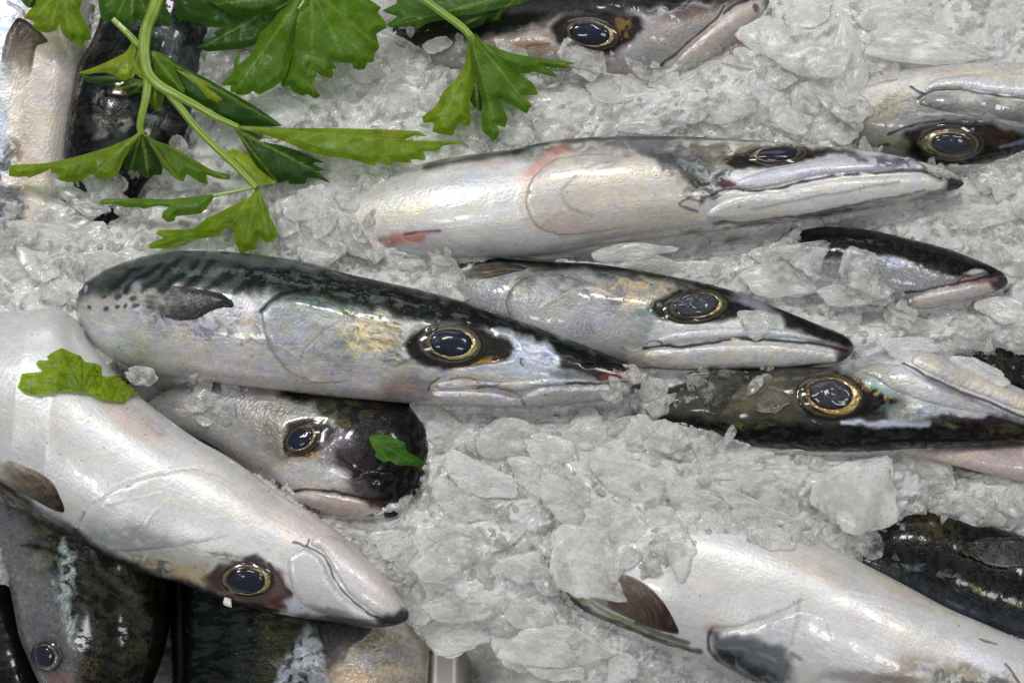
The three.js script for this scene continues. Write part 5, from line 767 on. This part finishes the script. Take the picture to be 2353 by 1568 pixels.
{ // a bit of torn flesh under the open jaw
  const p = P(1695, 104, 0), h = Math.max(bedAt(p.x, p.z), topAt(p.x, p.z)) + 0.0015, p2 = P(1695, 104, h), parts = [[0, 0, 17, 11, 0.4], [-14, 14, 10, 6, -0.3], [8, -12, 9, 7, 1]].map(([x, y, a, b, r], k) => { const g = CH[k + 4].clone(); g.scale(a * PX, 8 * PX, b * PX); g.rotateY(r); g.translate(x * PX, 0, y * PX); return g; });
  const m = new THREE.Mesh(mergeGeometries(parts), new THREE.MeshPhysicalMaterial({ color: new THREE.Color().setRGB(0.22, 0.075, 0.03), roughness: 0.4, clearcoat: 0.8, clearcoatRoughness: 0.1 })); m.name = 'flesh_scrap'; m.position.set(p2.x, h, p2.z); m.castShadow = m.receiveShadow = true; scene.add(m);
  tag(m, 'small reddish brown scrap of flesh below the jaw of the top fish', 'scrap');
}
// ------------------------------------------------------------------ parsley
const leafMat = new THREE.MeshPhysicalMaterial({ vertexColors: true, roughness: 0.55, specularIntensity: 0.4, transmission: 0.4, thickness: 0, side: THREE.DoubleSide, clearcoat: 0.3, clearcoatRoughness: 0.25 });
const stemMat = new THREE.MeshPhysicalMaterial({ vertexColors: true, roughness: 0.4, clearcoat: 0.5, clearcoatRoughness: 0.15 });
const TOPG = [86, 128, 6], DEEP = [44, 86, 4], PALE = [148, 170, 36], MID = [116, 148, 8];
const crisp = (a) => { const pts = []; for (let i = 0; i < a.length; i += 2) pts.push(new THREE.Vector3(a[i], a[i + 1], 0)); const n = pts.length * 3; return new THREE.CatmullRomCurve3(pts, true, 'catmullrom', 0.2).getPoints(n).slice(0, n).flatMap((p) => [p.x, p.y]); };
// a leaflet: outline, stalk end, tip, heights there (mm), colours, veins fan out from the stalk end; fold lifts the middle, curl drops the rim
function leaflet(parent, poly, base, tip, h0, h1, color, { fold = 3.0, curl = 1.8, spot, lift = 1.6, vein = [150, 172, 70], wave = 1, name = 'leaflet', lay } = {}) {
  const bx = base[0], by = base[1], dx = tip[0] - bx, dy = tip[1] - by, L = Math.hypot(dx, dy), ux = dx / L, uy = dy / L, col = rgb(color), ve = rgb(vein), sp = spot && rgb(spot[4]);
  const fan = [0, 0.42, -0.42, 0.85, -0.85].map((a) => { const c = Math.cos(a), s = Math.sin(a), l = L * (1 - 0.28 * Math.abs(a)); return [bx + (ux * c - uy * s) * l, by + (uy * c + ux * s) * l]; });
  poly = crisp(poly);
  const veins = (x, y) => { let d = 1e9; for (const f of fan) { const k = clamp(((x - bx) * (f[0] - bx) + (y - by) * (f[1] - by)) / L / L, 0, 1); d = Math.min(d, segDist(x, y, bx, by, f[0], f[1]) / (1.1 - 0.6 * k)); } return d; };
  const small = (x, y) => { const a = ((x - bx) * ux + (y - by) * uy) / 17, b = Math.abs((x - bx) * -uy + (y - by) * ux) / 17; return Math.abs(((a - b * 0.8 + vn(x / 20, y / 20) * 1.2) % 1 + 1) % 1 - 0.5); };
  const g = sheet(poly, 5.5, (x, y, d) => {
    const k = ((x - bx) * ux + (y - by) * uy) / L, v = Math.abs((x - bx) * -uy + (y - by) * ux) / L;
    let h = mix(h0, h1, clamp(k, -0.2, 1.2)) + fold * (1 - clamp(v * 3)) - curl * (1 - clamp(d / 16)) + wave * (fbm(x / 60, y / 60, 2) - 0.5) * 3.6 - 0.5 * (1 - clamp(veins(x, y) / 3)) + 0.35 * small(x, y);
    if (lay) { const p = P(x, y, 0.012), s = Math.max(topAt(p.x, p.z), bedAt(p.x, p.z)), p2 = P(x, y, s); h = Math.max(topAt(p2.x, p2.z), bedAt(p2.x, p2.z)) * 1000 + lift + lay * (fbm(x / 30, y / 30, 2) - 0.5); }
    return P(x, y, h * 0.001);
  }, (x, y, d) => {
    const n = fbm(x / 18, y / 18, 3), f = vn(x / 4, y / 4), w = sm(4.4, 0.4, veins(x, y)), e = sm(4, 0, d), k = (0.74 + 0.5 * n + 0.1 * (f - 0.5)) * (1 - 0.18 * sm(0.16, 0.02, small(x, y)));
    let c = [0, 1, 2].map((i) => mix(mix(col[i] * k, ve[i], w * 0.6), col[i] * 1.3, e * 0.3)); c[0] *= 1 + 0.3 * (n - 0.5);
    if (spot) { const m = sm(1, 0.4, Math.hypot((x - spot[0]) / spot[2], (y - spot[1]) / spot[3]) + (n - 0.5)); c = c.map((q, i) => mix(q, sp[i] * (0.4 + n), m)); }
    return c;
  });
  return part(name, g, leafMat, parent);
}
function stem(parent, flat, hs, w0, w1, name = 'stem') {
  const pts = []; for (let i = 0; i < flat.length / 2; i++) pts.push(P(flat[2 * i], flat[2 * i + 1], hs[i] * 0.001));
  const c = new THREE.CatmullRomCurve3(pts), n = flat.length * 7, m = 18, F = c.computeFrenetFrames(n), pos = [], col = [], ix = [], g1 = rgb([104, 142, 24]), g2 = rgb([162, 182, 78]), up = new THREE.Vector3(0, 1, 0);
  for (let i = 0; i <= n; i++) {
    const p = c.getPointAt(i / n), tg = c.getTangentAt(i / n), side = new THREE.Vector3().crossVectors(tg, up).normalize(), nn = new THREE.Vector3().crossVectors(side, tg), r = mix(w0, w1, i / n) * PX / 2 * (1 + 0.08 * (vn(i / 5, 3) - 0.5));
    for (let j = 0; j <= m; j++) { const a = j / m * Math.PI * 2, rib = 1 + 0.09 * Math.cos(a * 5), x = Math.cos(a) * r * rib, y = Math.sin(a) * r * rib * 0.85 - 0.35 * r * Math.exp(-((a - 1.57) ** 2) * 7); const q = p.clone().addScaledVector(side, x).addScaledVector(nn, y); pos.push(q.x, q.y, q.z); const k = clamp(0.45 + 0.4 * Math.cos(a * 5) + (fbm(i / 9, j * 1.4, 2) - 0.5)); for (let d = 0; d < 3; d++) col.push(mix(g1[d], g2[d], k * 0.7)); }
  }
  for (let i = 0; i < n; i++) for (let j = 0; j < m; j++) { const a = i * (m + 1) + j, b = a + m + 1; ix.push(a, a + 1, b, a + 1, b + 1, b); }
  const g = new THREE.BufferGeometry(); g.setAttribute('position', new THREE.Float32BufferAttribute(pos, 3)); g.setAttribute('color', new THREE.Float32BufferAttribute(col, 3)); g.setIndex(ix); g.computeVertexNormals();
  return part(name, g, stemMat, parent);
}
const S = (v) => v * TS;
{ // the large sprig
  const s = thing('parsley_sprig', 'branching parsley sprig hanging over the ice from the top left, two forked stems', 'parsley');
  leaflet(s, t(1, 680, -60, 676, 60, 690, 125, 720, 147, 765, 135, 790, 170, 850, 190, 900, 172, 935, 125, 960, 150, 1010, 180, 1060, 187, 1110, 172, 1140, 178, 1166, 170, 1158, 100, 1125, 40, 1128, -60), t(1, 900, -120), t(1, 900, 200), 34, 28, [70, 116, 24]);
  leaflet(s, t(1, 1130, 385, 1190, 410, 1250, 450, 1400, 530, 1560, 620, 1700, 700, 1850, 800, 1922, 855, 1850, 862, 1600, 852, 1480, 805, 1440, 745, 1380, 725, 1300, 685, 1215, 625, 1170, 520), t(1, 1060, 370), t(1, 1920, 860), 24, 9, DEEP, { fold: 2.4 });
  leaflet(s, t(1, 1190, 470, 1300, 510, 1420, 560, 1560, 655, 1705, 765, 1600, 745, 1540, 712, 1480, 738, 1400, 684, 1330, 580, 1260, 520), t(1, 1150, 440), t(1, 1700, 765), 27, 13, PALE, { fold: 0.5, vein: [140, 160, 70] });
  leaflet(s, t(1, 1030, 350, 1110, 365, 1165, 415, 1195, 480, 1235, 560, 1262, 612, 1230, 640, 1170, 602, 1120, 575, 1060, 525), t(1, 1020, 350), t(1, 1250, 630), 29, 22, [98, 138, 26]);
  leaflet(s, t(1, 540, 498, 600, 520, 720, 520, 850, 530, 960, 540, 1000, 545, 1000, 600, 960, 632, 870, 634, 830, 595, 842, 556, 720, 574, 600, 562), t(1, 990, 545), t(1, 560, 510), 22, 18, DEEP);
  leaflet(s, t(1, 900, 225, 945, 280, 955, 380, 985, 540, 960, 532, 922, 502, 900, 527, 842, 547, 780, 512, 720, 492, 640, 497, 600, 507, 536, 493, 640, 458, 730, 420, 850, 360, 890, 300), t(1, 950, 300), t(1, 560, 492), 28, 20, PALE, { fold: 0.8, vein: [130, 156, 60] });
  leaflet(s, t(1, 1015, 560, 1008, 680, 1030, 722, 1062, 748, 1102, 720, 1118, 650, 1115, 590, 1060, 545), t(1, 1040, 540), t(1, 1060, 745), 25, 18, MID);
  leaflet(s, t(1, 960, 905, 900, 990, 850, 1070, 838, 1130, 870, 1162, 940, 1150, 955, 1192, 1000, 1212, 1050, 1190, 1098, 1190, 1108, 1130, 1070, 1060, 1030, 980), t(1, 965, 890), t(1, 1010, 1210), 16, 9, DEEP);
  leaflet(s, t(1, 955, 888, 900, 930, 740, 1000, 540, 1060, 330, 1108, 110, 1120, 70, 1130, 58, 1195, 120, 1205, 182, 1200, 195, 1212, 300, 1172, 345, 1148, 352, 1178, 396, 1180, 400, 1226, 495, 1242, 560, 1230, 625, 1182, 660, 1216, 700, 1226, 790, 1200, 822, 1140, 845, 1080, 905, 985, 965, 912), t(1, 960, 895), t(1, 120, 1165), 19, 14, MID, { fold: 1.8, wave: 1.5 });
  leaflet(s, t(1, 985, 905, 1050, 950, 1200, 1010, 1330, 1090, 1450, 1160, 1562, 1190, 1562, 1222, 1480, 1215, 1408, 1190, 1416, 1252, 1360, 1240, 1312, 1210, 1270, 1185, 1247, 1234, 1190, 1216, 1150, 1172, 1105, 1135, 1070, 1060, 1015, 965), t(1, 970, 895), t(1, 1540, 1210), 18, 10, [92, 128, 22], { fold: 1.6, spot: [...t(1, 1090, 1080), 7, 6, [130, 120, 36]] });
  leaflet(s, t(1, 1580, 1010, 1520, 1050, 1514, 1082, 1550, 1112, 1600, 1112, 1660, 1170, 1740, 1262, 1830, 1252, 1885, 1242, 1800, 1180, 1750, 1120, 1722, 1060, 1640, 1030), t(1, 1760, 1255), t(1, 1550, 1050), 13, 13, PALE);
  leaflet(s, t(1, 1595, 875, 1680, 1020, 1740, 1120, 1800, 1190, 1890, 1247, 1960, 1225, 1972, 1252, 2076, 1250, 2092, 1210, 2160, 1212, 2252, 1247, 2192, 1190, 2170, 1167, 2212, 1157, 2130, 1115, 2150, 1102, 2212, 1107, 2040, 1030, 1900, 985, 1760, 960, 1790, 938, 1720, 900, 1630, 872), t(1, 1600, 880), t(1, 2200, 1190), 16, 9, DEEP, { fold: 2 });
  leaflet(s, [...t(1, 1590, 852, 1750, 862, 1900, 868, 2327, 873), ...t(2, 200, 878, 330, 882, 530, 893, 585, 930, 500, 922, 440, 952, 640, 958, 820, 960, 825, 976, 700, 990, 650, 1032, 560, 1030, 578, 1086, 470, 1085, 478, 1110, 350, 1100, 352, 1130, 240, 1104, 228, 1130, 60, 1082), ...t(1, 2200, 1060, 2050, 1012, 1900, 950, 1750, 905, 1650, 878)], t(1, 1590, 862), t(2, 780, 970), 17, 15, MID, { fold: 1.8, wave: 1.4, spot: [...t(2, 350, 905), 40, 8, [140, 124, 44]] });
  leaflet(s, t(1, 1745, 1268, 1480, 1327, 1440, 1370, 1370, 1452, 1200, 1472, 1190, 1502, 1140, 1512, 1102, 1480, 1110, 1440, 1145, 1412, 1080, 1400, 980, 1422, 940, 1410, 850, 1412, 780, 1387, 700, 1392, 672, 1376, 710, 1353, 830, 1350, 1000, 1352, 1160, 1355, 1470, 1318, 1600, 1292), t(1, 1740, 1268), t(1, 690, 1375), 13, 12, [90, 128, 22], { fold: 1 });
  leaflet(s, [...t(1, 1745, 1275, 1700, 1340, 1560, 1410, 1400, 1490), ...t(4, 1320, 12, 1230, 20, 1082, 22, 1062, 50, 1112, 76, 1050, 100, 1013, 120, 1018, 147, 1120, 147, 1230, 122, 1300, 92, 1450, 67, 1510, 40, 1562, -12, 1590, 8, 1600, 100, 1630, 172, 1648, 187, 1690, 155, 1742, 157, 1760, 68, 1800, 100, 1867, 107, 1870, 72, 1892, 60, 1872, 0), ...t(1, 1840, 1470, 1820, 1420, 1780, 1330)], t(1, 1748, 1280), t(4, 1500, 80), 14, 9, MID, { fold: 1.4 });
  stem(s, t(1, 770, 130, 870, 225, 930, 290, 985, 330), [30, 30, 29, 28], S(38), S(42));
  stem(s, t(1, 1110, -120, 1052, 60, 1003, 180, 985, 290, 988, 400, 1015, 505, 1080, 575, 1200, 645, 1330, 715, 1460, 790, 1620, 862), [40, 36, 33, 31, 29, 28, 27, 26, 24, 21, 18], S(96), S(38));
  stem(s, t(1, 1012, 520, 1000, 640, 968, 780, 955, 850, 962, 915), [27, 25, 22, 20, 18], S(66), S(44));
  stem(s, t(1, 1120, 600, 1220, 720, 1330, 860, 1450, 985, 1600, 1125, 1745, 1275), [26, 24, 22, 19, 16, 14], S(52), S(40));
  stem(s, t(1, 1745, 1265, 1600, 1300, 1450, 1328), [14, 13.6, 13], S(28), S(20));
}
{
  const s = thing('parsley_sprig', 'broad dark parsley leaf with deeply toothed lobes at the top centre', 'parsley');
  leaflet(s, t(1, 1240, -60, 1190, 90, 1230, 140, 1400, 165, 1385, 180, 1500, 190, 1455, 222, 1472, 245, 1380, 270, 1392, 292, 1338, 322, 1420, 350, 1640, 332, 1740, 300, 1840, 160, 1990, 10, 1960, -60), t(1, 2060, -60), t(1, 1400, 310), 26, 18, DEEP, { fold: 1.6, wave: 1.4 });
  leaflet(s, t(1, 1340, -60, 1460, 30, 1600, 100, 1760, 104, 1880, 70, 1990, 0, 1960, -60), t(1, 2050, -40), t(1, 1450, 30), 29, 26, [66, 112, 16]);
  leaflet(s, t(1, 2000, -30, 1900, 70, 1850, 150, 1770, 222, 1740, 300, 1700, 372, 1630, 435, 1640, 345, 1600, 400, 1580, 500, 1525, 545, 1513, 580, 1572, 582, 1566, 620, 1632, 647, 1690, 642, 1722, 622, 1762, 642, 1850, 602, 1930, 540, 1962, 470, 2000, 300, 2060, 100, 2090, -30), t(1, 2080, -60), t(1, 1600, 620), 30, 16, TOPG, { fold: 1.8, wave: 1.3 });
  leaflet(s, [...t(1, 2060, -60, 1990, 100, 1960, 300, 1960, 460, 1918, 540, 1920, 592, 1972, 580, 1990, 622, 2060, 652, 2092, 640, 2142, 672, 2182, 652, 2150, 612, 2135, 560, 2155, 500, 2112, 458, 2180, 512, 2250, 532, 2272, 510, 2265, 470, 2292, 466, 2262, 412), ...t(2, 0, 425, 75, 432, 80, 462, 120, 475, 162, 470, 178, 430, 222, 420, 226, 370, 262, 320, 240, 230, 312, 188, 300, 148, 252, 80, 272, 50, 200, 0, 120, -60)], t(1, 2120, -80), t(1, 2130, 660), 31, 15, TOPG, { fold: 2, wave: 1.5, vein: [138, 168, 60] });
  stem(s, t(1, 2140, -180, 2110, -80, 2070, 0, 2030, 60), [36, 33, 31.5, 31], S(40), S(14));
}
{
  const s = thing('parsley_sprig', 'parsley leaf on a thin slanting stem above the upper white fish', 'parsley');
  leaflet(s, t(2, 740, 130, 800, 110, 1000, 72, 1100, 58, 1085, 125, 1000, 126, 960, 165, 900, 192, 800, 190), t(2, 1150, -20), t(2, 820, 180), 17, 14, DEEP);
  leaflet(s, t(2, 280, 70, 380, 20, 420, -60, 1330, -60, 1240, 22, 1000, 72, 900, 96, 800, 108, 740, 126, 600, 152, 520, 196, 500, 160, 450, 182, 350, 187, 308, 170, 380, 112, 330, 95), t(2, 1250, -60), t(2, 350, 170), 22, 17, [70, 112, 16], { fold: 1.6 });
  leaflet(s, t(2, 862, 250, 850, 400, 820, 480, 760, 560, 690, 630, 647, 720, 552, 795, 565, 836, 632, 832, 622, 895, 680, 912, 760, 922, 772, 890, 800, 845, 822, 830, 826, 856, 870, 857, 882, 800, 876, 690, 902, 600, 925, 480, 895, 330), t(2, 872, 240), t(2, 680, 890), 19, 11, MID, { fold: 1.6 });
  leaflet(s, t(2, 900, 420, 878, 690, 960, 762, 985, 640, 960, 500), t(2, 900, 420), t(2, 930, 740), 15, 10, DEEP);
  leaflet(s, t(2, 920, 225, 970, 290, 1130, 350, 1300, 388, 1500, 410, 1604, 430, 1540, 441, 1572, 463, 1430, 460, 1370, 450, 1440, 480, 1472, 527, 1380, 506, 1310, 488, 1280, 497, 1210, 497, 1100, 440, 990, 370), t(2, 890, 230), t(2, 1560, 450), 20, 12, [86, 126, 20], { fold: 1.6 });
  leaflet(s, t(2, 870, 250, 895, 420, 930, 560, 960, 700, 953, 800, 965, 900, 1005, 930, 1030, 962, 1062, 935, 1078, 900, 1062, 852, 1117, 866, 1132, 800, 1100, 720, 1078, 672, 1150, 710, 1262, 772, 1282, 735, 1302, 720, 1240, 648, 1342, 645, 1300, 560, 1200, 490, 1100, 400, 980, 320, 910, 230), t(2, 885, 240), t(2, 1060, 880), 21, 10, [88, 130, 24], { fold: 2.2, wave: 1.3 });
  stem(s, t(2, 400, -120, 555, -12, 700, 92, 830, 190, 895, 262), [30, 27, 24, 22, 20.5], S(50), S(50));
}
{
  const s = thing('parsley_sprig', 'pale lobed parsley leaf tip at the top left above the silvery fish', 'parsley');
  leaflet(s, t(1, 120, -60, 150, 10, 190, 52, 260, 50, 320, 10, 320, -60), t(1, 250, -90), t(1, 190, 50), 24, 22, DEEP);
  leaflet(s, t(1, 565, -60, 545, 60, 570, 130, 612, 200, 622, 270, 575, 277, 560, 327, 523, 312, 505, 268, 490, 287, 420, 222, 405, 158, 385, 207, 320, 222, 255, 212, 222, 180, 235, 150, 172, 120, 190, 80, 240, 30, 270, -60), t(1, 430, -100), t(1, 480, 300), 28, 22, MID, { fold: 1.6 });
}
{
  const s = thing('parsley_leaf', 'loose yellowish green parsley leaf lying on the big white belly at left', 'parsley');
  leaflet(s, t(4, 420, 825, 350, 860, 320, 885, 332, 910, 260, 908, 248, 940, 290, 985, 150, 998, 132, 1050, 118, 1095, 170, 1135, 250, 1142, 300, 1130, 450, 1120, 600, 1130, 680, 1172, 750, 1182, 850, 1195, 880, 1150, 945, 1130, 890, 1090, 907, 1060, 830, 1013, 700, 1018, 692, 950, 640, 928, 580, 920, 550, 880, 490, 858), t(4, 560, 1120), t(4, 420, 840), 20, 20, [138, 166, 8], { lay: 2.4, vein: [70, 104, 6], spot: [...t(4, 440, 860), 22, 12, [160, 168, 8]] });
}
{
  const s = thing('parsley_leaf', 'small torn dark parsley leaf stuck on the blunt dark fish head', 'parsley');
  leaflet(s, t(5, 190, 1430, 240, 1413, 330, 1420, 390, 1450, 432, 1470, 450, 1530, 520, 1566, 562, 1600, 545, 1642, 480, 1626, 380, 1622, 330, 1590, 290, 1602, 230, 1560, 238, 1530, 213, 1500), t(5, 210, 1450), t(5, 530, 1620), 16, 14, [58, 116, 4], { lift: 3.4, lay: 1.6, vein: [100, 150, 20] });
}
renderer.render(scene, camera);
